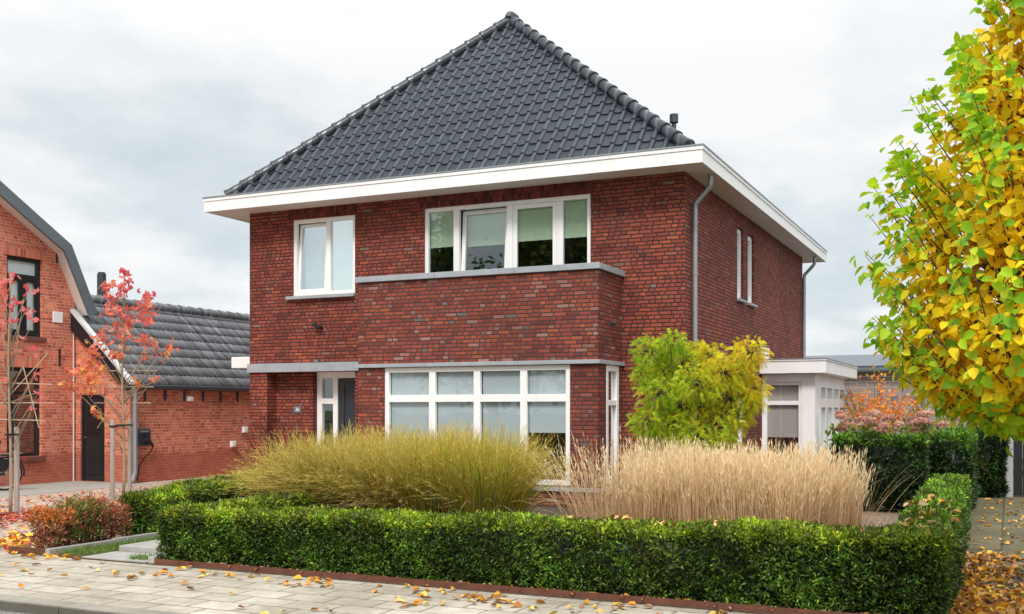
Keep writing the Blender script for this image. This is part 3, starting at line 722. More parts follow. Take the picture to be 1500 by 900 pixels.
ubox(dm, f, -18.72, -18.66, .03, .1, .01, 1.92); ubox(dm, f, -18.06, -18.0, .03, .1, .01, 1.92); ubox(dm, f, -18.66, -18.06, .03, .1, 1.86, 1.92)
ubox(dm, f, -18.655, -18.065, .05, .09, .015, 1.855); ubox(dm, f, -18.60, -18.12, .038, .0495, .15, .85)
do = obj('door', dm, 'black_paint', Bn, bevel=.004)
dl = MB()
for k in range(12):
    for a0, a1 in ((-18.58, -18.375), (-18.345, -18.14)): dl.poly([f(a0, .046, 1.02+k*.055), f(a1, .046, 1.02+k*.055), f(a1, .03, 1.035+k*.055), f(a0, .03, 1.035+k*.055)])
obj('louvre', dl, 'louvre_brown', do)
obj('door_handle', MB().tube([f(-18.62, .02, .98), f(-18.56, .02, .98)], .012, 8), 'chrome', do)
fl = MB().tube([(-19.55, 18.75, 4.0), (-19.55, 18.75, 4.28)], .085, 14).tube([(-19.55, 18.75, 4.28), (-19.55, 18.75, 4.82)], .105, 14).tube([(-19.55, 18.75, 4.82), (-19.55, 18.75, 4.86)], .085, 14)
obj('flue_pipe', fl, 'dark_metal', Bn, smooth='auto')
s = MB().box(-18.8, -17.92, YD-.012, YD-.003, 1.925, 2.16); obj('soldier_course', s, 'brick_orange_soldier', Bn)

# things on the barn wall
EVX, EVY = XB, 17.62
ev = thing('wall_charger', 'dark grey car charger hanging on the orange barn wall by the downpipe', 'car charger', (EVX, EVY, 1.0))
bd = MB().prism([(EVX+.004, EVY-.2, .86), (EVX+.004, EVY-.16, .80), (EVX+.004, EVY+.16, .80), (EVX+.004, EVY+.2, .86), (EVX+.004, EVY+.2, 1.14), (EVX+.004, EVY+.17, 1.18), (EVX+.004, EVY-.17, 1.18), (EVX+.004, EVY-.2, 1.14)], (.15, 0, 0))
obj('body', bd, 'anthracite', ev, bevel=.03)
obj('top_panel', MB().box(EVX+.152, EVX+.158, EVY-.14, EVY+.14, 1.10, 1.14), 'zinc', ev)
obj('display', MB().box(EVX+.152, EVX+.157, EVY-.06, EVY+.06, 1.0, 1.06), 'black_paint', ev)
obj('plug', MB().tube([(EVX+.15, EVY, .9), (EVX+.22, EVY, .93)], [.05, .045], 12).tube([(EVX+.22, EVY, .93), (EVX+.25, EVY+.06, .9), (EVX+.25, EVY+.15, .80)], [.045, .035, .028], 10), 'rubber', ev, smooth='auto')
obj('cable', MB().tube([(EVX+.25, EVY+.15, .8), (EVX+.2, EVY+.16, .7), (EVX+.1, EVY+.06, .55), (EVX+.05, EVY-.06, .36), (EVX+.05, EVY-.1, .05)], .013, 8), 'rubber', ev, smooth='auto')
tag(obj('wall_lamp', MB().box(XB+.004, XB+.12, 19.05, 19.2, 1.79, 1.89).prism([(XB+.004, 19.05, 1.892), (XB+.1, 19.05, 1.892), (XB+.004, 19.05, 1.93)], (0, .15, 0)), 'cream', bevel=.008), 'small cream outdoor lamp high on the orange barn wall below the gutter', 'lamp')
for y, z, l in ((21.05, 1.02, 'upper small white socket box on the barn wall next to the red house corner'), (20.6, .68, 'lower small white socket box on the barn wall just above the grass')):
    tag(obj('socket_box', MB().box(XB+.004, XB+.07, y, y+.16, z, z+.15).box(XB+.07, XB+.085, y+.02, y+.14, z+.02, z+.13), 'white', bevel=.008), l, 'socket box', 'socket boxes on the barn wall')

# ================================================================== BICYCLE
def make_bicycle(loc, hd):
    t = thing('bicycle', 'black city bicycle parked by the orange gable wall at the left', 'bicycle', loc)
    h = Vector((hd[0], hd[1], 0)).normalized(); s = Vector((-h.y, h.x, 0)); o = Vector(loc)
    P = lambda a, b, z: o + h*a + s*b + Vector((0, 0, z))
    r = .335; U = h; Z = Vector((0, 0, 1))
    for a in (0, 1.08):
        wh = obj('wheel', MB().torus(P(a, 0, r+.01), U, Z, r-.02, .017, 36, 8), 'rubber', t, smooth=True)
        obj('rim', MB().torus(P(a, 0, r+.01), U, Z, r-.045, .011, 36, 6), 'chrome', wh, smooth=True)
        sp = MB()
        for k in range(18):
            q = 2*math.pi*k/18; e = (U*math.cos(q)+Z*math.sin(q))*(r-.05); c = P(a, 0, r+.01)
            sp.tube([c+s*(.025*(-1)**k), c+e], .0018, 4)
        sp.tube([P(a, -.05, r+.01), P(a, .05, r+.01)], .028, 10); obj('spokes', sp, 'chrome', wh)
        mg = MB(); pts = []
        for k in range(13):
            q = R(-10 + 15*k) if a == 0 else R(35+11*k)
            q = math.pi - q if a == 0 else q
            pts.append(P(a, 0, r+.01) + (U*math.cos(q)+Z*math.sin(q))*(r+.03))
        mg.tube(pts, .018, 6); obj('mudguard', mg, 'black_paint', t, smooth=True)
    fr = MB(); bb = P(.46, 0, .29); st = P(.30, 0, .84); hd1 = P(.86, 0, .90); hd0 = P(.93, 0, .62)
    for a, b, w in ((bb, st, .017), (bb, hd0, .02), (P(.38, 0, .56), hd1, .016), (hd1, hd0, .021), (hd0, P(1.08, .05, r), .012), (hd0, P(1.08, -.05, r), .012),
                    (bb, P(0, .05, r), .011), (bb, P(0, -.05, r), .011), (st, P(0, .05, r), .009), (st, P(0, -.05, r), .009)): fr.tube([a, b], w, 8)
    obj('frame', fr, 'black_paint', t, smooth='auto')
    obj('saddle', MB().tube([P(.08, 0, .95), P(.14, 0, .96), P(.26, 0, .955), P(.38, 0, .96)], [.05, .095, .06, .022], 10).tube([st, P(.25, 0, .94)], .013, 8), 'rubber', t, smooth='auto')
    hb = MB().tube([hd1, P(.84, 0, 1.08)], .014, 8).tube([P(.62, -.29, 1.06), P(.74, -.27, 1.1), P(.84, -.1, 1.09), P(.84, .1, 1.09), P(.74, .27, 1.1), P(.62, .29, 1.06)], .013, 8)
    obj('handlebar', hb, 'chrome', t, smooth='auto')
    rk = MB()
    for b in (-.06, .06): rk.tube([P(.26, b, .74), P(-.32, b, .74)], .007, 6).tube([P(-.2, b, .74), P(0, b, r)], .006, 6)
    for a in (-.3, -.15, 0, .15): rk.tube([P(a, -.06, .74), P(a, .06, .74)], .006, 6)
    obj('rack', rk, 'chrome', t)
    obj('chain_guard', MB().prism([P(.55, .045, .24), P(.55, .045, .36), P(.05, .045, .37), P(-.02, .045, .32)], s*.02), 'black_paint', t, bevel=.008)
    obj('skirt_guard', MB().prism([P(.28, .04, .66), P(-.18, .04, .62), P(-.1, .04, .42), P(.2, .04, .36)], s*.004), 'rubber', t)
    pd = MB().tube([P(.46, -.07, .29), P(.46, .07, .29)], .02, 8).tube([P(.46, .08, .29), P(.56, .09, .16)], .009, 6).tube([P(.46, -.08, .29), P(.36, -.09, .42)], .009, 6)
    pd.bar(P(.56, .09, .16), P(.56, .19, .16), .08, .02); pd.bar(P(.36, -.09, .42), P(.36, -.19, .42), .08, .02); obj('pedal', pd, 'rubber', t)
    obj('tail_light', MB().tube([P(-.35, 0, .62), P(-.38, 0, .62)], [.035, .03], 10), simple('red_lens', (.35, .02, .02), .2), t)
    return t
make_bicycle((-17.78, 14.6, .0), (-.42, -.91))

# ================================================================== YOUNG TREES, STAKES
PINK = [(.82, .17, .19), (.74, .12, .14), (.86, .32, .30), (.80, .24, .17)]
ORNG = [(.86, .30, .15), (.80, .24, .15), (.86, .40, .12), (.72, .17, .12), (.84, .46, .15)]
rt_ = Vector((.9058, .4237, 0)); fw_ = Vector((-.4237, .9058, 0))
def sapling(loc, h, label, blobs, canes, twigs, pal, leafsize, rad):
    t = thing('young_tree', label, 'tree', loc, 'young maples trained on canes along the drive'); o = Vector(loc)
    P = lambda a, b, z: o + rt_*a + fw_*b + Vector((0, 0, z))
    pts = [P(.015*math.sin(z*2.1), .015*math.cos(z*1.3), z) for z in np.linspace(0, h, 14)]
    tr = MB().tube(pts, [rad*(1-.72*i/13) for i in range(14)], 10)
    tk = obj('trunk', tr, 'bark_pale', t, smooth=True)
    ws = MB()
    for tw in twigs:
        a = P(0, 0, tw[0]); b = P(tw[1], tw[3] if len(tw) > 3 else random.uniform(-.25, .25), tw[2]); m_ = (a+b)/2 + Vector((0, 0, -.06*random.random()+.02))
        ws.tube([a, m_, b], [.009, .006, .003], 5)
    cl = []
    for (a, z, r, n) in blobs:
        n = max(4, int(n*(1.35 if h > 4 else 1.)))
        c = P(a, random.uniform(-.25, .25), z)
        k = min(max(z-.55-abs(a)*.5, .8), h-.1); ws.tube([P(0, 0, k), (P(0, 0, k)+c)/2+Vector((0, 0, .02)), c], [.009, .006, .003], 4)
        p = np.array(c) + nrm(n, 3)*r*np.array([.55, .55, .5])
        d = nrm(n, 3); d[:, 2] -= .9; N = nrm(n, 3)
        f = np.clip((z-2.2)/1.6 + .35*nrm(n, 1), 0, 1)
        cc = palette(n, pal[0])*(1-f) + palette(n, pal[1])*f
        cl.append(leaves(p, d, N, leafsize*(.7+.6*rnd(n)), leafsize*(.7+.5*rnd(n)), np.clip(cc, 0, 1), shape='maple'))
    obj('twigs', ws, 'bark_pale', t, smooth=True)
    obj('crown', join_np(cl), 'leaf', t)
    cm = MB()
    for a, z1, b, z2 in canes: cm.tube([P(a, .05, z1), P(b, .05, z2)], .008, 6)
    obj('cane_frame', cm, 'cane', t)
    return t
px2 = lambda x, y, r, n: ((x-184)/78.8, 1.6+(600-y)/78.8, r/78.8, n)
blobs2 = [px2(*q) for q in [(188,399,7,14),(187,412,7,12),(188,424,9,16),(165,421,8,14),(168,433,9,14),(212,431,9,14),(164,452,11,18),(180,453,11,16),(200,450,10,14),(222,450,11,18),
    (175,474,12,18),(198,474,12,18),(224,470,12,18),(190,494,12,16),(160,490,11,16),(148,500,10,12),(232,505,9,12),(252,507,8,9),(242,519,9,10),(140,513,11,16),(134,528,13,22),(127,543,13,22),
    (141,556,12,18),(108,562,9,14),(122,571,11,16),(152,538,8,10),(214,500,8,9),(228,553,5,6),(205,560,4,5),(148,603,6,9),(156,612,5,6),(212,520,7,8),(180,520,8,9),(168,520,7,8)]]
sapling((-14.92, 14.83, 0), 4.15, 'young maple with orange red leaves in front of the barn corner', blobs2,
        [(-.6, 2.02, .55, 2.02), (-.55, 1.72, .5, 1.72), (-.45, 2.32, .6, 2.32), (-.5, 1.25, .35, 2.6), (.1, 1.35, -.1, 2.5), (-.35, 1.3, .6, 2.55)],
        [(1.7, .9, 2.55), (1.9, 1.0, 2.25), (2.1, .7, 2.75), (1.6, -.85, 2.2), (1.8, .5, 1.95), (2.0, -.6, 2.9)], (ORNG, PINK), .098, .03)
px1 = lambda x, y, r, n: ((x-11)/97, 1.6+(600-y)/97, r/97, n)
blobs1 = [px1(q[0], q[1], q[2], int(q[3]*.6)) for q in [(2,403,9,16),(4,420,11,20),(-6,440,12,20),(8,445,10,16),(-12,420,14,22),(42,422,8,12),(14,438,8,10),(24,452,8,12),(16,440,7,8),(44,468,6,8),(24,469,5,6),(38,510,8,10),(-8,470,12,16),
    (-25,455,14,20),(-20,490,12,14),(3,560,6,6),(52,548,6,6),(52,572,5,5),(56,598,4,4),(30,495,4,4),(-6,530,10,10),(60,585,4,4)]]
sapling((-13.72, 11.36, 0), 3.7, 'young maple with few pink leaves and bare canes at the left edge', blobs1,
        [(-.65, 2.02, .62, 1.98), (-.6, 1.7, .66, 1.7), (-.62, 1.46, .52, 1.43), (.18, 2.25, .42, 1.32), (-.4, 1.4, .55, 2.45), (.0, 2.3, -.45, 1.3)],
        [(1.5, .45, 2.3), (1.7, .6, 1.95), (1.9, .3, 2.55), (1.6, -.5, 2.3), (2.2, .25, 3.0), (2.0, -.3, 2.8), (1.9, .15, 3.3)], (PINK, PINK), .085, .029)
def stake(loc, h, label, strap_to):
    t = thing('tree_stake', label, 'stake', loc, 'wooden stakes beside the young maples'); o = Vector(loc)
    p = MB().tube([o, o+Vector((0, 0, h-.03)), o+Vector((0, 0, h))], [.042, .04, .03], 12); obj('post', p, 'wood_post', t, smooth='auto')
    e = Vector(strap_to); a = o+Vector((0, 0, h-.12)); e = Vector((e.x, e.y, a.z+.01)); d = (e-a).normalized(); s = Vector((-d.y, d.x, 0))
    st = MB()
    q = [a-d*.055, a+s*.05, e+s*.062, e+d*.07, e-s*.062, a-s*.05, a-d*.055]
    st.tube(q, .016, 6); obj('strap', st, 'rubber', t, smooth=True)
stake((-14.36, 14.02, 0), 1.42, 'grey wooden stake on the left of the orange maple', (-14.92, 14.83, 0))
stake((-15.28, 15.35, 0), 1.42, 'grey wooden stake on the right of the orange maple', (-14.92, 14.83, 0))
stake((-13.92, 11.65, 0), 1.33, 'grey wooden stake standing right of the pink maple at left edge', (-13.72, 11.36, 0))

# ================================================================== HEDGES
def field(p, s=1.):
    x, y, z = p[:, 0]*s, p[:, 1]*s, p[:, 2]*s
    return (np.sin(x*2.3+1.7*y+.5)+np.sin(y*3.1-2.2*z+x*1.3+1.1)+np.sin(z*4.7+x*3.9-y*.7+2.)+np.sin(x*7.1+z*5.2+y*6.3)*.6)/3.6
def hedge(name, label, x0, x1, y0, y1, ha, hb, axis, side, top, clump=700, per=7, L=.045, W=.016, z0=.03, faces='FBLRT', rough=.035, group=None, core=(.010, .018, .006), turn=None):
    hh = lambda p: ha + (hb-ha)*((p[:, 0]-x0)/(x1-x0) if axis == 'X' else (p[:, 1]-y0)/(y1-y0))
    out = []; hm = max(ha, hb)
    defs = {'F': (x1-x0, hm, (0, -1, 0)), 'B': (x1-x0, hm, (0, 1, 0)), 'L': (y1-y0, hm, (-1, 0, 0)), 'R': (y1-y0, hm, (1, 0, 0)), 'T': (x1-x0, y1-y0, (0, 0, 1))}
    for k in faces:
        a, b, n = defs[k]; N = int(a*b*clump); n = np.array(n, float); u, v = rnd(N), rnd(N); p = np.zeros((N, 3))
        if k in 'FB': p[:, 0] = x0+u*(x1-x0); p[:, 1] = y0 if k == 'F' else y1
        if k in 'LR': p[:, 1] = y0+u*(y1-y0); p[:, 0] = x0 if k == 'L' else x1
        if k == 'T': p[:, 0] = x0+u*(x1-x0); p[:, 1] = y0+v*(y1-y0)
        H_ = hh(p); p[:, 2] = H_ if k == 'T' else z0+v**.9*(H_-z0)
        # rounded shoulders and soft bulges
        zz = p[:, 2]/H_
        bul = field(p, 1.3)*rough + field(p, 4.)*rough*.6
        depth = np.abs(nrm(N))*.022
        p += n*(bul-depth)[:, None]
        for ax_, lo, hi in ((0, x0, x1), (1, y0, y1)):
            e = np.minimum(p[:, ax_]-lo, hi-p[:, ax_])
            if k == 'T': p[:, 2] -= np.clip(.05-e, 0, .05)**2*14
        if k != 'T': p += -n*(np.clip(zz-.9, 0, .1)**2*4)[:, None]
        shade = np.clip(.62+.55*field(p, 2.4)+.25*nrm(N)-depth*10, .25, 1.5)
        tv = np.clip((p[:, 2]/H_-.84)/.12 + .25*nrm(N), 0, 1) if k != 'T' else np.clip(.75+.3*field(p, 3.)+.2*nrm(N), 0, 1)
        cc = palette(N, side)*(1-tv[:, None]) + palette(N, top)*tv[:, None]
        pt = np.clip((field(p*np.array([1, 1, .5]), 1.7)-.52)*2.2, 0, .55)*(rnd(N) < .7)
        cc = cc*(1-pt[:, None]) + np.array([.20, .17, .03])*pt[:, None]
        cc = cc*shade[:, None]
        P = np.repeat(p, per, 0) + nrm(N*per, 3)*.016; C = np.repeat(cc, per, 0)*(1+.22*nrm(N*per, 1))
        ax = unit(n*.9 + nrm(N, 3)*.55 + np.array([0, 0, .35])); D = np.repeat(ax, per, 0) + nrm(N*per, 3)*.6
        out.append(leaves(P, D, nrm(N*per, 3) + n*.8, L*(.6+.8*rnd(N*per)), W*(.7+.6*rnd(N*per)), np.clip(C, .002, 1), .15, 'diamond'))
    c = MB(); i = .055; b = 0
    zs = [(x0+i, y0+i), (x1-i, y0+i), (x1-i, y1-i), (x0+i, y1-i)]
    hs = hh(np.array([[q[0], q[1], 0] for q in zs]))-i
    c.v = [(q[0], q[1], z0-.04) for q in zs] + [(q[0], q[1], h) for q, h in zip(zs, hs)]
    c.f = [(0,3,2,1),(4,5,6,7),(0,1,5,4),(1,2,6,5),(2,3,7,6),(3,0,4,7)]
    out.append(mb_np(c, core))
    me = join_np(out)
    if turn: q = Matrix.Translation((turn[0], turn[1], 0)); me.transform(q @ Matrix.Rotation(R(turn[2]), 4, 'Z') @ q.inverted())
    o = obj(name, me, 'needle'); tag(o, label, 'hedge', group); return o
SIDE = [(.08, .20, .02), (.12, .26, .022), (.06, .145, .018), (.19, .33, .025), (.12, .17, .022)]
TOP = [(.42, .58, .022), (.32, .50, .02), (.56, .60, .025), (.24, .40, .018)]
DSIDE = [(.035, .095, .016), (.05, .12, .018), (.026, .066, .013)]; DTOP = [(.18, .42, .025), (.13, .31, .02), (.25, .46, .025)]
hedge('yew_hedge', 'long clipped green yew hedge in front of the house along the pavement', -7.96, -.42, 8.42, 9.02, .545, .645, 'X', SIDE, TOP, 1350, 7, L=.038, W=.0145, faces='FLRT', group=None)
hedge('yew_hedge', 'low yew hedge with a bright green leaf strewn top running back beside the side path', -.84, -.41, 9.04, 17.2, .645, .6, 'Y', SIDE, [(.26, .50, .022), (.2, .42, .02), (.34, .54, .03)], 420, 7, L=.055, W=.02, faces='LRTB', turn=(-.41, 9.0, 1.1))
hedge('yew_hedge', 'short yew hedge turning back from the left end of the front hedge', -7.96, -7.38, 9.04, 11.2, .55, .58, 'Y', SIDE, TOP, 600, 7, L=.05, W=.018, faces='LRT')
hedge('yew_hedge', 'clipped green hedge left of the entry path behind the browned shrub', -10.12, -9.54, 9.98, 13.0, .51, .70, 'Y', [(.10, .24, .022), (.15, .30, .025), (.24, .27, .035)], TOP, 650, 7, L=.05, W=.018, faces='FLRT')
hedge('yew_hedge', 'tall dark yew hedge standing behind the pale grass right of the house', -2.5, -1.16, 17.3, 17.9, 1.17, 1.18, 'X', DSIDE, DTOP, 420, 7, L=.06, W=.022, faces='FLRT', z0=.1)
hedge('yew_hedge', 'tall dark yew hedge with bright top along the far side path', -1.12, -.55, 17.92, 21.7, 1.17, 1.2, 'Y', DSIDE, DTOP, 380, 7, L=.065, W=.024, faces='FLRT')
hedge('yew_hedge', 'dark yew shrub beside the grey post at the far end of the path', -.66, -.09, 20.9, 21.7, 1.16, 1.16, 'X', DSIDE, DSIDE, 500, 7, L=.065, W=.024, faces='FLRT', z0=.05, rough=.07)
# browned dying hedge: loose sprays with twigs
def brown_hedge():
    x0, x1, y0, y1, h = -10.08, -9.58, 8.58, 9.62, .48; out = []
    n = 1900; p = np.stack([x0+(x1-x0)*rnd(n), y0+(y1-y0)*rnd(n), .06+(h-.06)*rnd(n)**.8], 1)
    e = np.stack([p[:, 0]-x0, x1-p[:, 0], p[:, 1]-y0, y1-p[:, 1], h-p[:, 2]], 1).min(1); keep = (e < .14); p = p[keep]; n = len(p)
    p += nrm(n, 3)*.025; p[:, 2] += .06*np.sin(p[:, 1]*7)*np.clip(p[:, 2]*2, 0, 1)
    br = np.array([(.46, .15, .07), (.34, .09, .05), (.52, .20, .10), (.58, .28, .17)]); gr = np.array([(.09, .15, .02), (.16, .20, .025), (.12, .10, .02)])
    g = np.exp(-((p[:, 1]-8.95)/.28)**2)*.8; ora = np.exp(-((p[:, 1]-8.62)/.16)**2)*(p[:, 2] > .3)
    pick = rnd(n) < g; c = np.where(pick[:, None], palette(n, gr, jit=.3), palette(n, br, jit=.25))
    c = np.where((rnd(n) < ora*.8)[:, None], palette(n, [(.62, .22, .04), (.5, .14, .03)]), c)
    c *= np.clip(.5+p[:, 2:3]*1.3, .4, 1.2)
    per = 8; cen = np.array([(x0+x1)/2, 0, .15]); d = p-cen; d[:, 1] = 0; d = unit(d+nrm(n, 3)*.15+np.array([0, 0, .2]))
    P = np.repeat(p, per, 0)+nrm(n*per, 3)*.02; D = np.repeat(d, per, 0)+nrm(n*per, 3)*.55
    out.append(leaves(P, D, nrm(n*per, 3), .05*(.6+.8*rnd(n*per)), .014, np.clip(np.repeat(c, per, 0)*(1+.25*nrm(n*per, 1)), .003, 1), .15, 'diamond'))
    me = join_np(out)
    t = thing('browned_hedge', 'low dying hedge with red brown foliage at the pavement corner', 'hedge', (-9.8, 9.3, 0))
    obj('foliage', me, 'needle', t)
    tw = MB()
    for k in range(90):
        a = Vector((random.uniform(x0+.12, x1-.12), random.uniform(y0+.1, y1-.1), .0)); b = a+Vector((random.uniform(-.2, .2), random.uniform(-.2, .2), random.uniform(.3, .48)))
        tw.tube([a, (a+b)/2+Vector((.02, 0, 0)), b], [.009, .006, .002], 4)
    obj('twigs', tw, 'bark', t)
brown_hedge()

# ================================================================== ORNAMENTAL GRASSES
def grass_blades(n, rad, h, lean, droop, width, c_lo, c_hi, seg=8, twist=.3, hv=.2, ty=1., kexp=1.3):
    a = 2*math.pi*rnd(n); r0 = rad*np.sqrt(rnd(n)); base = np.stack([r0*np.cos(a), r0*np.sin(a)*ty, np.zeros(n)], 1)
    az = a + nrm(n)*.5; out = np.stack([np.cos(az), np.sin(az), np.zeros(n)], 1)
    Hh = h*(1-hv*rnd(n)); ln = lean*(.15+rnd(n)*.95)*(.35+r0/rad); dr = droop*rnd(n)**1.5
    s = np.linspace(0, 1, seg)
    P = base[:, None] + out[:, None]*(ln[:, None]*s + dr[:, None]*s**3)[..., None]*Hh[:, None, None]
    z = Hh[:, None]*(s - (dr[:, None]*.75 + ln[:, None]**2*.25)*s**3)
    P[..., 2] = z
    P[..., :2] += (np.cumsum(nrm(n, seg, 2), 1)*.006)
    W = width*(.6+.8*rnd(n))[:, None]*(1-.85*s**2)[None]
    side = unit(np.stack([-out[:, 1], out[:, 0], np.zeros(n)], 1) + nrm(n, 3)*.6)
    lo, hi = c_lo(n), c_hi(n); k = s[None, :, None]**kexp
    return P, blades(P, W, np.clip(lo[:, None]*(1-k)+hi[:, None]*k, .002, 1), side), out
def golden(n=1300, h=1.4, lean=.42, droop=.55, mode=0):
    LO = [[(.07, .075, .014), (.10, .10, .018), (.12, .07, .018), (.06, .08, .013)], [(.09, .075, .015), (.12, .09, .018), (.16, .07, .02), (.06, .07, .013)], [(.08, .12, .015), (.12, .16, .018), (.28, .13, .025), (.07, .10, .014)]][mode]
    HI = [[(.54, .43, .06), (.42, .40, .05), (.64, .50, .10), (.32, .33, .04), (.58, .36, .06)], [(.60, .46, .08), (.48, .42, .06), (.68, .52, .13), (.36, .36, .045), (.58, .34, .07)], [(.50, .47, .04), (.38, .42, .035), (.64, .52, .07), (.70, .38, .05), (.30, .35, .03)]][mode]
    lo = lambda m_: palette(m_, LO); hi = lambda m_: palette(m_, HI)
    out = []; P, g, o = grass_blades(n, .36, h, lean, droop, .0135, lo, hi, hv=.34, kexp=1.6); out.append(g)
    m_ = n//9; _, g2, _ = grass_blades(m_, .26, h*.8, lean*1.35, droop*1.9, .010, lambda q: palette(q, [(.30, .22, .06), (.36, .28, .1)]), lambda q: palette(q, [(.80, .66, .34), (.70, .54, .24)])); out.append(g2)
    m_ = n//10; _, g3, _ = grass_blades(m_, .26, h*.6, lean*1.5, droop*1.6, .011, lo, lambda q: palette(q, [(.16, .13, .025), (.26, .13, .035)])); out.append(g3)
    # fluffy seed heads at the tips
    k = 5 if mode < 2 else 2; idx = np.repeat(RNG.choice(n, int(n*.4), False), k*3); q = len(idx)
    s = .72+.28*rnd(q); i0 = np.minimum((s*7).astype(int), 6); fr = s*7-i0
    base = P[idx, i0]*(1-fr[:, None])+P[idx, i0+1]*fr[:, None]
    d = unit(P[idx, 7]-P[idx, 5])+nrm(q, 3)*.34
    heads = leaves(base, d, nrm(q, 3), .05+.06*rnd(q), .0045, np.clip(palette(q, [(.66, .52, .13), (.74, .60, .2), (.62, .40, .13), (.56, .52, .11)]), 0, 1), 0., 'diamond')
    return join_np(out), join_np([heads])
def build_grass(kind, label, loc, group, meshes, names, rz=0, sc=(1, 1, 1)):
    t = thing('ornamental_grass', label, 'ornamental grass', loc, group)
    for nm, me in zip(names, meshes):
        o = link(bpy.data.objects.new(nm, me)); o.parent = t
    t.rotation_euler[2] = rz; t.scale = sc; return t
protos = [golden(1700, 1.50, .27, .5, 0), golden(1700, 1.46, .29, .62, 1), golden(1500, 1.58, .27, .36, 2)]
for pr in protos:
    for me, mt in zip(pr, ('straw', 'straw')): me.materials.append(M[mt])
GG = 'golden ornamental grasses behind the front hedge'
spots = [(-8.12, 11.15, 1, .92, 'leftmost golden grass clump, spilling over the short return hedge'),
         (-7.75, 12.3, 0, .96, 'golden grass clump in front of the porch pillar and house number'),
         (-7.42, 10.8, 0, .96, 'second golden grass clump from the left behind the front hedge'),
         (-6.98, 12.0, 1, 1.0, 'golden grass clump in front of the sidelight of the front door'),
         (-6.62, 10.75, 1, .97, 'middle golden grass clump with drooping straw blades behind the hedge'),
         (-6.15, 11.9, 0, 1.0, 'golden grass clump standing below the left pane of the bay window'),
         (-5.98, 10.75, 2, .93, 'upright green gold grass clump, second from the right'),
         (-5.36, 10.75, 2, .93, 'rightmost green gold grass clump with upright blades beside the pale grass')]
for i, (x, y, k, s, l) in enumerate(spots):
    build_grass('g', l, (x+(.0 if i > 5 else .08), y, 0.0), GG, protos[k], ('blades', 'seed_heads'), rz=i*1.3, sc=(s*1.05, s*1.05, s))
def pale(n=760, h=1.3, ln=.10, dr=.10):
    lo = lambda m_: palette(m_, [(.48, .29, .155), (.58, .38, .21), (.40, .24, .135), (.66, .45, .26)])
    hi = lambda m_: palette(m_, [(.84, .62, .36), (.74, .52, .29), (.90, .72, .45), (.66, .46, .26)])
    P, g, _ = grass_blades(n, .34, h, ln, dr, .010, lo, hi, seg=7, hv=.34)
    m_ = n//2; _, g2, _ = grass_blades(m_, .34, h*.62, .22, .25, .008, lo, lambda q: palette(q, [(.62, .42, .23), (.54, .34, .19)]), seg=6, hv=.4)
    m_ = n//14; _, g3, _ = grass_blades(m_, .34, h*1.03, .42, .2, .008, lo, hi, seg=7)
    k = 5; idx = np.repeat(np.arange(n), k); q = len(idx); s = .74+.26*rnd(q); i0 = np.minimum((s*6).astype(int), 5); fr = s*6-i0
    base = P[idx, i0]*(1-fr[:, None])+P[idx, i0+1]*fr[:, None]
    heads = leaves(base, unit(P[idx, 6]-P[idx, 4])+nrm(q, 3)*.16, nrm(q, 3), .045+.05*rnd(q), .008, np.clip(palette(q, [(.90, .72, .44), (.82, .60, .35), (.94, .80, .54)]), 0, 1), 0., 'diamond')
    return join_np([g, g2, g3]), join_np([heads])
pp_ = [pale(), pale(760, 1.3), pale(300, 1.5, .40, .18)]
for pr in pp_:
    for me in pr: me.materials.append(M['straw'])
PG = 'pale feather reed grasses behind the front hedge'
pl = [(-4.16, 10.95, 'leftmost pale straw grass clump, fanning out in front of the bay corner'),
      (-3.72, 11.7, 'pale straw grass clump before the side window of the bay'),
      (-3.55, 10.8, 'second pale straw grass clump from the left behind the hedge'),
      (-3.2, 11.7, 'pale straw grass clump under the left half of the yellow green tree'),
      (-3.02, 10.75, 'third pale straw grass clump from the left along the hedge'),
      (-2.76, 11.7, 'pale straw grass clump under the right half of the yellow green tree'),
      (-2.6, 10.75, 'middle pale straw grass clump close behind the front hedge'),
      (-2.32, 11.6, 'pale straw grass clump below the window of the white sun room'),
      (-2.22, 10.75, 'second pale straw grass clump from the right end of the row'),
      (-1.92, 11.2, 'rightmost pale straw grass clump with stray stems beside the dark hedge')]
for i, (x, y, l) in enumerate(pl):
    s = .93+.05*math.sin(i*2.1); build_grass('p', l, (x+(.26 if i == 0 else .17), y, .0), PG, pp_[2 if i == 0 else i % 2], ('stems', 'seed_heads'), rz=i*2.1, sc=(1.05, 1.05, s*(1.0 if y < 11 else 1.02)))

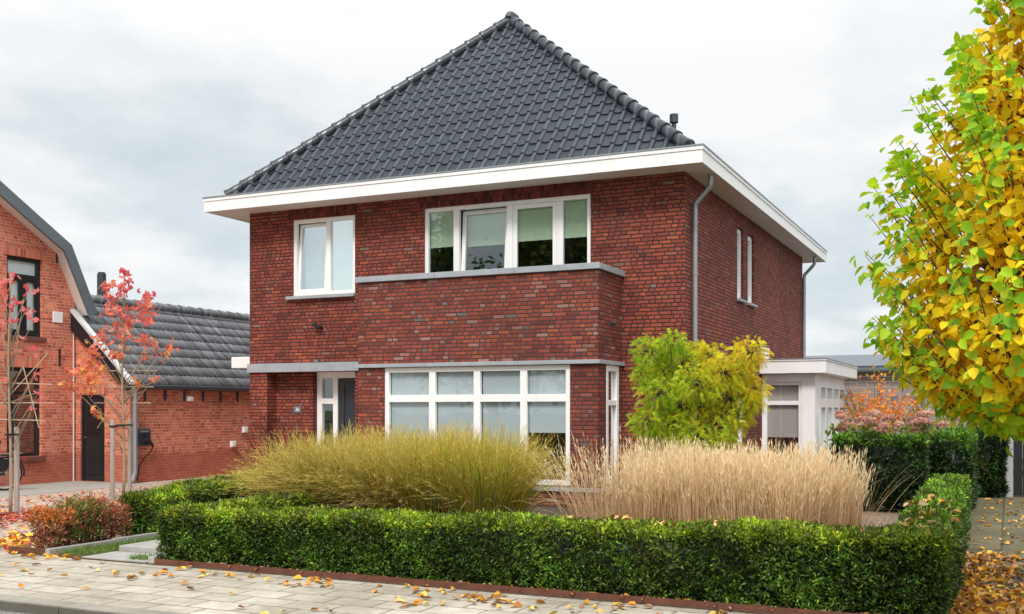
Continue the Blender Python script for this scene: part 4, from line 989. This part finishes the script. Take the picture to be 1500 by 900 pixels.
# ================================================================== YELLOW GREEN FEATHERY TREE
def feathery():
    o = Vector((-3.95, 14.5, 0)); t = thing('honey_locust', 'small feathery tree with yellow green leaves in front of the house corner', 'tree', o)
    P = lambda a, b, z: o + rt_*a + fw_*b + Vector((0, 0, z)); k = 105.
    bl = [(958,515,34,0),(985,505,26,0),(1012,535,42,.1),(948,552,24,.1),(962,580,36,.1),(1010,598,46,.15),(1045,522,26,.7),(1060,548,36,.6),(1098,520,30,.95),(1092,548,26,.9),(1078,585,40,.5),(1108,572,24,.85),
          (945,620,30,.1),(985,625,36,.15),(1050,622,44,.35),(1092,612,28,.55),(1020,565,40,.3),(975,548,32,.2),(1040,580,40,.35),(1020,650,46,.2),(1068,655,36,.4),(970,660,36,.1), (1030,512,18,.5), (1112,590,14,.8)]
    tr = MB(); br = MB(); out = []
    stems = []
    for a, b, z in ((-.35, .1, 1.9), (.05, 0, 2.1), (.45, -.1, 2.0)):
        pts = [P(a*.1, 0, 0), P(a*.35, b*.5, .6), P(a*.7, b, 1.2), P(a, b, z)]; tr.tube(pts, [.05, .04, .03, .014], 9); stems.append(pts)
    for (x, y, r, ye) in bl:
        a = (x-1021)/k*.95-.03; z = 1.6+(600-y)/k; r = r/k*.9; b = random.uniform(-.35, .35); c = P(a, b, z)
        st = min(stems, key=lambda s: (s[2]-c).length); br.tube([st[2] if z > 1.3 else st[1], (st[2]+c)/2+Vector((0, 0, -.04)), c], [.014, .009, .005], 5)
        n = int(310*(r/.35)**1.7)+50
        d = unit(nrm(n, 3)); d[:, 2] = d[:, 2]*.8+.1; p0 = np.array(c) + d*r*(.45+.5*rnd(n, 1))
        for j in range(0, n, 7):
            br.tube([c, Vector(p0[j])], [.006, .002], 4)
        # pinnate leaf: rachis arching out and down, leaflets along both sides
        ax = unit(d*1. + nrm(n, 3)*.7 + np.array([0, 0, -.45])); Ln = .075+.05*rnd(n); m_ = 8
        s = (np.arange(m_)+.6)/m_
        pos = p0[:, None] + ax[:, None]*(Ln[:, None]*s)[..., None]; pos[..., 2] -= (s**2*.04)
        sd = unit(np.cross(ax, nrm(n, 3)))
        sg = np.array([1, -1])
        Pq = np.repeat(pos[:, :, None], 2, 2).reshape(-1, 3)
        Dq = (sd[:, None, None]*sg[None, None, :, None]*1. + ax[:, None, None]*.55 + np.zeros((1, m_, 1, 1))).reshape(-1, 3)
        Nq = np.repeat(unit(np.cross(ax, sd)), m_*2, 0)+nrm(n*m_*2, 3)*.25
        f = np.clip(ye + .22*nrm(n, 1) + .25*((p0[:, 2:3]-z)/r), 0, 1)
        col = palette(n, [(.34, .58, .025), (.26, .48, .02), (.48, .62, .025)])*(1-f) + palette(n, [(.92, .74, .02), (.80, .70, .02), (.90, .58, .02)])*f
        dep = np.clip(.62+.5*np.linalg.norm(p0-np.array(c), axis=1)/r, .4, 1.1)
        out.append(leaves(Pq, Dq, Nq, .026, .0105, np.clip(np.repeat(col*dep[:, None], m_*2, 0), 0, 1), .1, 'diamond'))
    tk = obj('trunk', tr, 'bark', t, smooth=True); obj('branches', br, 'bark', t, smooth=True); obj('crown', join_np(out), 'leaf', t)
feathery()

# ================================================================== STREET TREE AT THE RIGHT
def street_tree():
    o = Vector((.36, 7.88, 0)); t = thing('street_tree', 'street tree with dense lime green and yellow orange autumn leaves at the right', 'tree', o)
    zk = np.array([1.42, 1.55, 1.72, 1.92, 2.2, 2.5, 2.85, 3.15, 3.35, 3.65, 4.0, 4.25, 4.6, 5.0, 5.3]); rk = np.array([.1, .48, .88, 1.1, 1.24, 1.27, 1.25, 1.17, 1.07, .95, .74, .58, .42, .22, .03])
    Rz = lambda z: np.interp(z, zk, rk)
    tr = MB(); pts = [o+Vector((.02*math.sin(z*2), .02*math.cos(z*1.7), z)) for z in np.linspace(0, 4.9, 14)]
    tr.tube(pts, [.085*(1-.9*i/13) for i in range(14)], 12); obj('trunk', tr, 'bark', t, smooth=True)
    br = MB(); Pl, Dl, Nl, Cl, Ll = [], [], [], [], []
    GR = np.array([(.36, .62, .02), (.46, .68, .02), (.22, .48, .02), (.58, .72, .025)]); YE = np.array([(.96, .74, .014), (.97, .80, .02), (.95, .66, .012)]); OR = np.array([(.94, .50, .01), (.90, .42, .01), (.95, .58, .012)])
    for i in range(700):
        ze = 1.45+3.8*(i+random.random())/460 if i < 460 else random.uniform(1.5, 3.6)
        az = random.uniform(0, 2*math.pi); re = float(Rz(ze))*(random.uniform(.72, 1.0) if random.random() < .75 else random.uniform(1.0, 1.08)); zs = max(1.5, ze-.25-.55*re*random.uniform(.5, 1.2)); rs = re*.18
        a = Vector((math.cos(az), math.sin(az), 0)); az2 = az+random.uniform(-.35, .35); a2 = Vector((math.cos(az2), math.sin(az2), 0))
        p0 = o+a*rs+Vector((0, 0, zs)); p3 = o+a2*re+Vector((0, 0, ze)); p1 = p0+(p3-p0)*.4+a*re*.14+Vector((0, 0, -.05)); p2 = p0+(p3-p0)*.75+a2*re*.08
        q = [p0, p1, p2, p3]; br.tube(q, [.009, .006, .004, .002], 4)
        n = 30
        for j in range(n):
            s = .22+.78*(j+random.random()*.6)/n; k = min(int(s*3), 2); f = s*3-k; p = q[k]*(1-f)+q[k+1]*f; d = (q[k+1]-q[k]).normalized()
            pn = np.array(p)+nrm(3)*.035
            sdv = Vector((random.gauss(0, 1), random.gauss(0, 1), random.gauss(0, .4)))
            up = np.clip((ze-2.6)/1.6, 0, 1)
            D = d*(.35+.3*up) + sdv*.75 + a2*.25 + Vector((0, 0, -1.0+.75*up))
            Pl.append(pn); Dl.append(D); Nl.append(a2*.9+Vector((0, 0, .5))+Vector(nrm(3)*.45))
            rr = math.hypot(pn[0]-o.x, pn[1]-o.y)/max(.15, float(Rz(pn[2])))
            hx, hy = (pn[0]-o.x), (pn[1]-o.y); side = -(hx*.9058+hy*.4237)/max(.05, math.hypot(hx, hy))
            g = np.clip((rr-.74)*3.4 + .30*up + .55*(side-.35) + .30*nrm(1)[0] - .22*np.clip((3.4-pn[2])/.8, 0, 1) - .6*np.clip((2.35-pn[2])/.7, 0, 1), 0, 1)
            dk = np.clip((.9-rr)*.9 + .25*nrm(1)[0] + .35*np.clip((2.2-pn[2])/.8, 0, 1), 0, 1)
            ye = YE[random.randrange(3)]*(1-dk)+OR[random.randrange(3)]*dk
            Cl.append((GR[random.randrange(4)] if random.random() < g else ye)*(1+.12*nrm(1)[0])); Ll.append(random.uniform(.060, .100))
    for i in range(3000):      # older yellow leaves inside the crown
        z = random.uniform(1.6, 4.9); a = random.uniform(0, 2*math.pi); q = float(Rz(z))*random.uniform(.4, .82); e = Vector((math.cos(a), math.sin(a), 0))
        Pl.append(np.array(o+e*q+Vector((0, 0, z)))); Dl.append(Vector(nrm(3)*.6)+e*.2+Vector((0, 0, -.9))); Nl.append(e*.9+Vector((0, 0, .5))+Vector(nrm(3)*.45)); Ll.append(random.uniform(.065, .1))
        k = min(1, max(0, (.75-q/max(.2, float(Rz(z))))*1.6+random.gauss(0, .25)+.3*max(0, 2.2-z))); Cl.append((YE[random.randrange(3)]*(1-k)+OR[random.randrange(3)]*k)*(1+.12*nrm(1)[0]))
    Ll = np.array(Ll)
    me = join_np([leaves(np.array(Pl), np.array([tuple(v) for v in Dl]), np.array([tuple(v) for v in Nl]), Ll, Ll*.72, np.clip(np.array(Cl), 0, 1), .16, 'ovate')])
    obj('branches', br, 'bark', t, smooth=True); obj('crown', me, 'leaf', t)
street_tree()

# ================================================================== BACKGROUND RIGHT
def shrub_flowers(label, cx, cy, n, w_, hz, seed):
    random.seed(seed); t = thing('hydrangea', label, 'shrub', (cx, cy, 0), 'hydrangea shrubs behind the dark hedge'); o = Vector((cx, cy, 0))
    m_ = 420; p = np.stack([cx+(rnd(m_)-.5)*w_, cy+(rnd(m_)-.5)*.9, .25+rnd(m_)*(hz-.35)], 1)
    obj('foliage', join_np([leaves(p, nrm(m_, 3), nrm(m_, 3)+np.array([0, 0, 1.5]), .13, .08, np.clip(palette(m_, [(.14, .24, .04), (.22, .30, .04), (.34, .32, .06)], jit=.3), 0, 1))]), 'leaf', t)
    protom = []
    for v in range(3):
        k = 150; d = unit(nrm(k, 3)); d[:, 2] = np.abs(d[:, 2])*.9-.25; pp0 = d*.105
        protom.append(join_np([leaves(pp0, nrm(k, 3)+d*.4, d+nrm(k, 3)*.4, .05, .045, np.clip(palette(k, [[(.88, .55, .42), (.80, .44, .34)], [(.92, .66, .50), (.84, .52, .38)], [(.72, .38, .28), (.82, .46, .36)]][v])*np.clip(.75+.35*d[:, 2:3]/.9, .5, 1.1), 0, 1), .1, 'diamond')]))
        protom[-1].materials.append(M['leaf'])
    for i in range(n):
        h_ = link(bpy.data.objects.new('flower_head', protom[i % 3])); h_.parent = t
        h_.location = ((random.random()-.5)*w_, (random.random()-.6)*.8, hz-.34+random.random()*.5); s = random.uniform(.95, 1.2); h_.scale = (s, s, s*.9); h_.rotation_euler[2] = i
shrub_flowers('pink hydrangea shrub on the left, partly behind the white sun room', -3.0, 24.0, 9, 1.15, 1.33, 3)
shrub_flowers('pink hydrangea shrub in the middle, behind the tall dark hedge', -2.1, 24.0, 10, 1.15, 1.38, 4)
shrub_flowers('pink hydrangea shrub on the right, below the lime green leaves of the street tree', -1.2, 24.1, 9, 1.1, 1.34, 5)
random.seed(21)
def orange_shrub():
    o = Vector((-3.05, 27.6, 0)); t = thing('orange_shrub', 'orange leaved shrub with thin stems between sun room and wooden garage', 'shrub', o)
    st = MB(); out = []
    for i in range(19):
        a = random.uniform(-1.1, 1.1); z = random.uniform(1.5, 2.75)-.35*abs(a); c = o+rt_*a+fw_*random.uniform(-.5, .5)+Vector((0, 0, z))
        st.tube([o+Vector((random.uniform(-.15, .15), 0, .0)), o+(c-o)*.5+Vector((0, 0, .15)), c], [.018, .012, .004], 5)
        for q in range(3):
            cc = o+(c-o)*random.uniform(.55, 1.)+Vector(nrm(3)*.15); m_ = 17
            f = .35 if a < -.3 and z > 2 else .06
            col = np.where((rnd(m_) < f)[:, None], palette(m_, [(.22, .26, .04), (.36, .30, .05)]), palette(m_, [(.92, .34, .05), (.88, .20, .05), (.92, .46, .07)]))
            out.append(leaves(np.array(cc)+nrm(m_, 3)*.14, nrm(m_, 3)+np.array([0, 0, -.4]), nrm(m_, 3), .10, .055, np.clip(col, 0, 1)))
    obj('stems', st, 'bark', t, smooth=True); obj('crown', join_np(out), 'leaf', t)
orange_shrub()
# wooden garage with solar roof
M['cladding'] = simple('grey_cladding', (.30, .25, .25), .8, .2, var=.22, scale=3, stretch=(.6, .6, 6), bump=.004)
GA = thing('wooden_garage', 'grey timber clad building with dark solar roof behind the hydrangeas', 'building', (2, 38, 0))
cw = MB()
z = 0.; i = 0
while z < 2.95:
    cw.box(-8, 9, 38.0+.012*(i % 2), 38.1, z, z+.175); z += .182; i += 1
obj('wall', cw, 'cladding', GA)
gw_ = MB().box(-3.6, -2.55, 37.95, 37.995, 1.25, 2.05); wf = obj('window', gw_, 'grey_trim', GA, bevel=.01)
obj('glass', MB().poly([(-3.52, 37.947, 1.32), (-2.63, 37.947, 1.32), (-2.63, 37.947, 1.98), (-3.52, 37.947, 1.98)]), 'glass_mirror', wf)
M['solar'] = simple('solar_panel', (.05, .065, .09), .3, .5, var=.15, scale=1)
rg = MB().prism([(-8, 37.7, 2.97), (-8, 37.7, 3.08), (-8, 41, 3.62), (-8, 41, 3.5)], (4.55, 0, 0)); rg.prism([(-3.2, 37.7, 2.97), (-3.2, 37.7, 3.08), (-3.2, 41.2, 3.72), (-3.2, 41.2, 3.6)], (12, 0, 0)); ro = obj('roof', rg, 'solar', GA)
obj('roof_edge', MB().prism([(-3.43, 37.65, 2.9), (-3.43, 37.65, 3.06), (-3.43, 41.2, 3.74), (-3.43, 41.2, 3.5)], (.2, 0, 0)), 'white', GA)
obj('gutter', MB().box(-8, 9, 37.6, 37.69, 2.92, 3.02), 'grey_trim', GA)
# black fence and post at the end of the path
FE = thing('wooden_fence', 'black board fence at the far right end of the side path', 'fence', (1.2, 21.3, 0))
fb = MB()
for i in range(16): fb.box(.075+i*.15, .075+i*.15+.142, 21.3+.01*(i % 2), 21.33+.01*(i % 2), .04, 2.05)
obj('boards', fb, 'black_paint', FE); obj('rail', MB().box(.07, 2.5, 21.345, 21.40, .4, .5).box(.07, 2.5, 21.345, 21.40, 1.6, 1.7), 'black_paint', FE)
fp = MB().box(-.065, .065, 21.24, 21.37, 0, 2.1).prism([(-.075, 21.23, 2.1), (.075, 21.23, 2.1), (.075, 21.38, 2.1), (-.075, 21.38, 2.1)], (0, 0, .03)); tag(obj('fence_post', fp, 'grey_trim', bevel=.006), 'light grey square post at the left end of the black fence', 'post')
bpy.data.objects['fence_post'].data.materials[0] = simple('post_grey', (.42, .41, .42), .7, .3, var=.1, stretch=(3, 3, .5))

# ================================================================== EDGING, STEP, GROUND COVER
tag(obj('steel_edging', MB().box(-7.97, -.44, 8.348, 8.362, -.02, .062), 'corten'), 'rust brown steel edging strip along the foot of the front hedge', 'edging')
tag(obj('steel_edging', MB().box(-10.12, -9.56, 8.36, 8.374, -.02, .075), 'corten'), 'short rust brown steel edging at the corner of the browned hedge', 'edging')
tag(obj('stone_edging', MB().box(-9.55, -9.49, 8.36, 9.3, -.05, .075).box(-9.55, -9.49, 9.306, 10.3, -.05, .085), 'concrete', bevel=.006), 'grey concrete edging between the browned hedge and the grass strip', 'edging')
tag(obj('stone_edging', MB().box(-8.06, -7.98, 8.35, 9.4, -.05, .08), 'concrete', bevel=.006), 'grey concrete edging stone at the left end of the front hedge', 'edging')
tag(obj('entry_step', MB().box(-8.98, -8.08, 8.86, 9.75, -.02, .085), 'concrete', bevel=.008), 'grey concrete step slab at the left end of the front hedge', 'step')
sl2 = MB()
for k in range(4): sl2.box(-8.95, -8.1, 9.95+k*1.1, 10.9+k*1.1, .0, .115)
struct('path', MB().box(-9.0, -8.09, 8.35, 8.84, -.05, .022), M['concrete'])
struct('entry_path', sl2, M['concrete'])
n = 2600; P = np.stack([-9.47+.45*rnd(n), 8.42+1.9*rnd(n), np.full(n, .012)], 1); k = int(n*.12); P[:k, 0] = -8.42+.3*rnd(k); P[:k, 1] = 8.42+.2*rnd(k)
d = nrm(n, 3)*.55; d[:, 2] = 1
gs = obj('grass_strip', join_np([leaves(P, d, nrm(n, 3), .035+.05*rnd(n), .007, np.clip(palette(n, [(.10, .22, .03), (.16, .28, .04), (.22, .30, .06)], jit=.25), 0, 1), .1, 'diamond'),
                                 leaves(P[k:k+16]+np.array([0, 0, .05]), nrm(16, 3), nrm(16, 3)+np.array([0, 0, 2]), .022, .022, np.full((16, 3), .75), .1, 'diamond')]), 'leaf'); gs['kind'] = 'stuff'
YEL = [(.78, .44, .05), (.70, .31, .04), (.84, .56, .11), (.56, .22, .04), (.62, .37, .13)]; REDL = [(.45, .05, .05), (.55, .10, .07), (.40, .06, .05), (.60, .22, .12)]; DRY = [(.36, .2, .11), (.28, .13, .07), (.5, .32, .2)]
def litter(name, xy, z, pal, size, curl=.35, shape='ovate'):
    m_ = len(xy); P = np.column_stack([xy, np.broadcast_to(z, m_) + .006 + .012*rnd(m_)]); a = 2*math.pi*rnd(m_); D = np.stack([np.cos(a), np.sin(a), .12*nrm(m_)], 1); N = nrm(m_, 3)*curl*.8; N[:, 2] = 1
    o = obj(name, join_np([leaves(P, D, N, size*(.6+.7*rnd(m_)), size*(.45+.4*rnd(m_)), np.clip(palette(m_, pal, jit=.22), .01, 1), curl, shape)]), 'litter'); o['kind'] = 'stuff'; return o
c = np.column_stack([-7.9+7.6*rnd(26), 8.2-np.abs(nrm(26))*.35]); xy = np.repeat(c, 5, 0)+nrm(130, 2)*np.array([.16, .06]); s1 = np.column_stack([-9.8+9.4*rnd(70), 6.6+1.65*rnd(70)]); xy = np.concatenate([xy, s1, np.column_stack([-9.5+.35*nrm(26), 8.25+.08*nrm(26)])])
xy = xy[(xy[:, 1] > 6.5) & (xy[:, 1] < 8.33)]; litter('fallen_leaves', xy, .0, YEL+DRY[:1], .082)
m_ = 2600; x = -.42+1.9*rnd(m_)**1.1; y = 7.0+np.abs(nrm(m_))*1.35 + .4*rnd(m_); litter('fallen_leaves', np.column_stack([x, y])[y < 12], .018, YEL, .10, .45)
m_ = 260; litter('fallen_leaves', np.column_stack([-.38+1.3*rnd(m_), 9.5+11*rnd(m_)]), .018, YEL+DRY, .075)
m_ = 500; x = -.42+.28*np.abs(nrm(m_)); litter('fallen_leaves', np.column_stack([x, 8.6+4*rnd(m_)]), .018, YEL+DRY, .09, .5)
m_ = 46; yh = 8.9+3.2*rnd(m_)**1.5; xh = np.column_stack([-.82+.38*rnd(m_)-.02*(yh-9), yh]); litter('fallen_leaves', xh, .655, [(.66, .42, .16), (.7, .5, .25), (.6, .34, .06)], .1, .4)
m_ = 22; litter('fallen_leaves', np.column_stack([-3.5+3*rnd(m_), 8.5+.4*rnd(m_)]), .63, [(.66, .42, .16), (.5, .2, .1)], .085, .4)
m_ = 520; c = np.column_stack([-13.4+.7*nrm(m_), 11.0+.55*nrm(m_)]); litter('fallen_leaves', c, .0, REDL, .085)
m_ = 420; litter('fallen_leaves', np.column_stack([-16+5.6*rnd(m_), 8.6+6.5*rnd(m_)]), .0, REDL+YEL, .09)
m_ = 1500; litter('fallen_leaves', np.column_stack([-16.4+6.2*rnd(m_), 8.5+8.3*rnd(m_)]), -.004, [(.62, .36, .26), (.70, .48, .36), (.55, .26, .18), (.74, .56, .44), (.60, .20, .14)], .06)
m_ = 240; litter('fallen_leaves', np.column_stack([-10.9+.6*nrm(m_), 8.9+.4*nrm(m_)]), .0, YEL+REDL[:1], .12)
m_ = 300; litter('fallen_leaves', np.column_stack([-7.7+7*rnd(m_), 8.37+.05*rnd(m_)]), .03, DRY+YEL[:2], .06, .4)
m_ = 14; litter('fallen_leaves', np.column_stack([-7.5+3*rnd(m_), 5.5+.7*rnd(m_)]), -.085, YEL, .1)

def far_tree():
    o = Vector((-20.5, -9.5, 0)); t = thing('broad_tree', 'dark leafy tree across the street, mirrored in the upper bedroom windows', 'tree', o)
    tr = MB().tube([o, o+Vector((.1, 0, 1.5)), o+Vector((0, .1, 4)), o+Vector((.1, 0, 8))], [.3, .24, .2, .06], 12)
    out = []
    for i in range(100):
        d = Vector((random.gauss(0, 1), random.gauss(0, 1), random.gauss(0, .8))).normalized(); c = o+Vector((0, 0, 7.6))+Vector((d.x*6.4, d.y*4.0, d.z*5.6))*random.uniform(.3, 1.)
        tr.tube([o+Vector((0, 0, min(max(1.8, c.z-2), 8.))), (o+c)/2+Vector((0, 0, c.z/2-.2)), c], [.07, .05, .015], 5); m_ = 230
        out.append(leaves(np.array(c)+nrm(m_, 3)*.62, nrm(m_, 3)+np.array([0, 0, -.4]), nrm(m_, 3)+np.array([0, 0, .8]), .32, .22, np.clip(palette(m_, [(.06, .12, .02), (.10, .16, .03), (.18, .16, .03)], jit=.3), 0, 1)))
    obj('trunk', tr, 'bark', t, smooth=True); obj('crown', join_np(out), 'leaf', t)
far_tree()

# ================================================================== SKY, SUN, CAMERA
wd = bpy.data.worlds.new('World'); scene.world = wd; wd.use_nodes = True; nt = wd.node_tree; nt.nodes.clear()
class WT(NT):
    def __init__(s): s.t = nt
W = WT(); out = nt.nodes.new('ShaderNodeOutputWorld'); bg = nt.nodes.new('ShaderNodeBackground'); nt.links.new(bg.outputs[0], out.inputs[0])
SUN_EL, SUN_AZ = 47., 165.     # azimuth clockwise from +Y
sky = W.n('ShaderNodeTexSky', sky_type='NISHITA'); sky.sun_disc = False; sky.sun_elevation = R(SUN_EL); sky.sun_rotation = R(SUN_AZ)
tc = W.n('ShaderNodeTexCoord').outputs['Generated']; x, y, z = W.xyz(tc)
zz = W.m('ADD', W.m('MAXIMUM', z, 0.), .22)
pv = W.comb(W.m('DIVIDE', x, zz), W.m('DIVIDE', y, zz), .3)
n1 = W.noise(pv, .75, 7, .52); n2 = W.noise(pv, 2.1, 6, .55)
cl = W.m('ADD', W.m('MULTIPLY', n1, .76), W.m('MULTIPLY', n2, .24))
cc = W.ramp(cl, [(.37, (6.1, 7.05, 7.4)), (.445, (7.4, 8.05, 8.4)), (.485, (8.9, 9.25, 9.4)), (.525, (10.1, 10.1, 10.1))])
zen = W.mr(z, .30, .9, 1., 2.1); cc = W.mix(1., cc, W.comb(zen, zen, zen), 'MULTIPLY')
hz = W.mr(z, .0, .09, .55, 0.); cc = W.mix(hz, cc, (9.0, 9.0, 9.0))
mixc = W.mix(.93, sky.outputs[0], cc)
nt.links.new(mixc, bg.inputs[0]); bg.inputs[1].default_value = .1
sd = bpy.data.lights.new('sun', 'SUN'); sd.energy = 2.5; sd.angle = R(14); sd.color = (1., .955, .89)
so = link(bpy.data.objects.new('sun', sd)); az = R(SUN_AZ); el = R(SUN_EL)
v = Vector((math.sin(az)*math.cos(el), math.cos(az)*math.cos(el), math.sin(el))); so.rotation_euler = v.to_track_quat('Z', 'Y').to_euler(); so.location = (-5, -10, 20)
cd = bpy.data.cameras.new('camera'); cam = link(bpy.data.objects.new('camera', cd)); cam.location = (0, 0, 1.6); cam.rotation_euler = (R(90), 0, math.atan2(728, 1556))
cd.sensor_width = 36; cd.lens = 36*1556/1500; cd.shift_y = .1; cd.clip_end = 2000; cd.clip_start = .05; scene.camera = cam
scene.view_settings.view_transform = 'Standard'; scene.view_settings.look = 'None'; scene.view_settings.exposure = 0
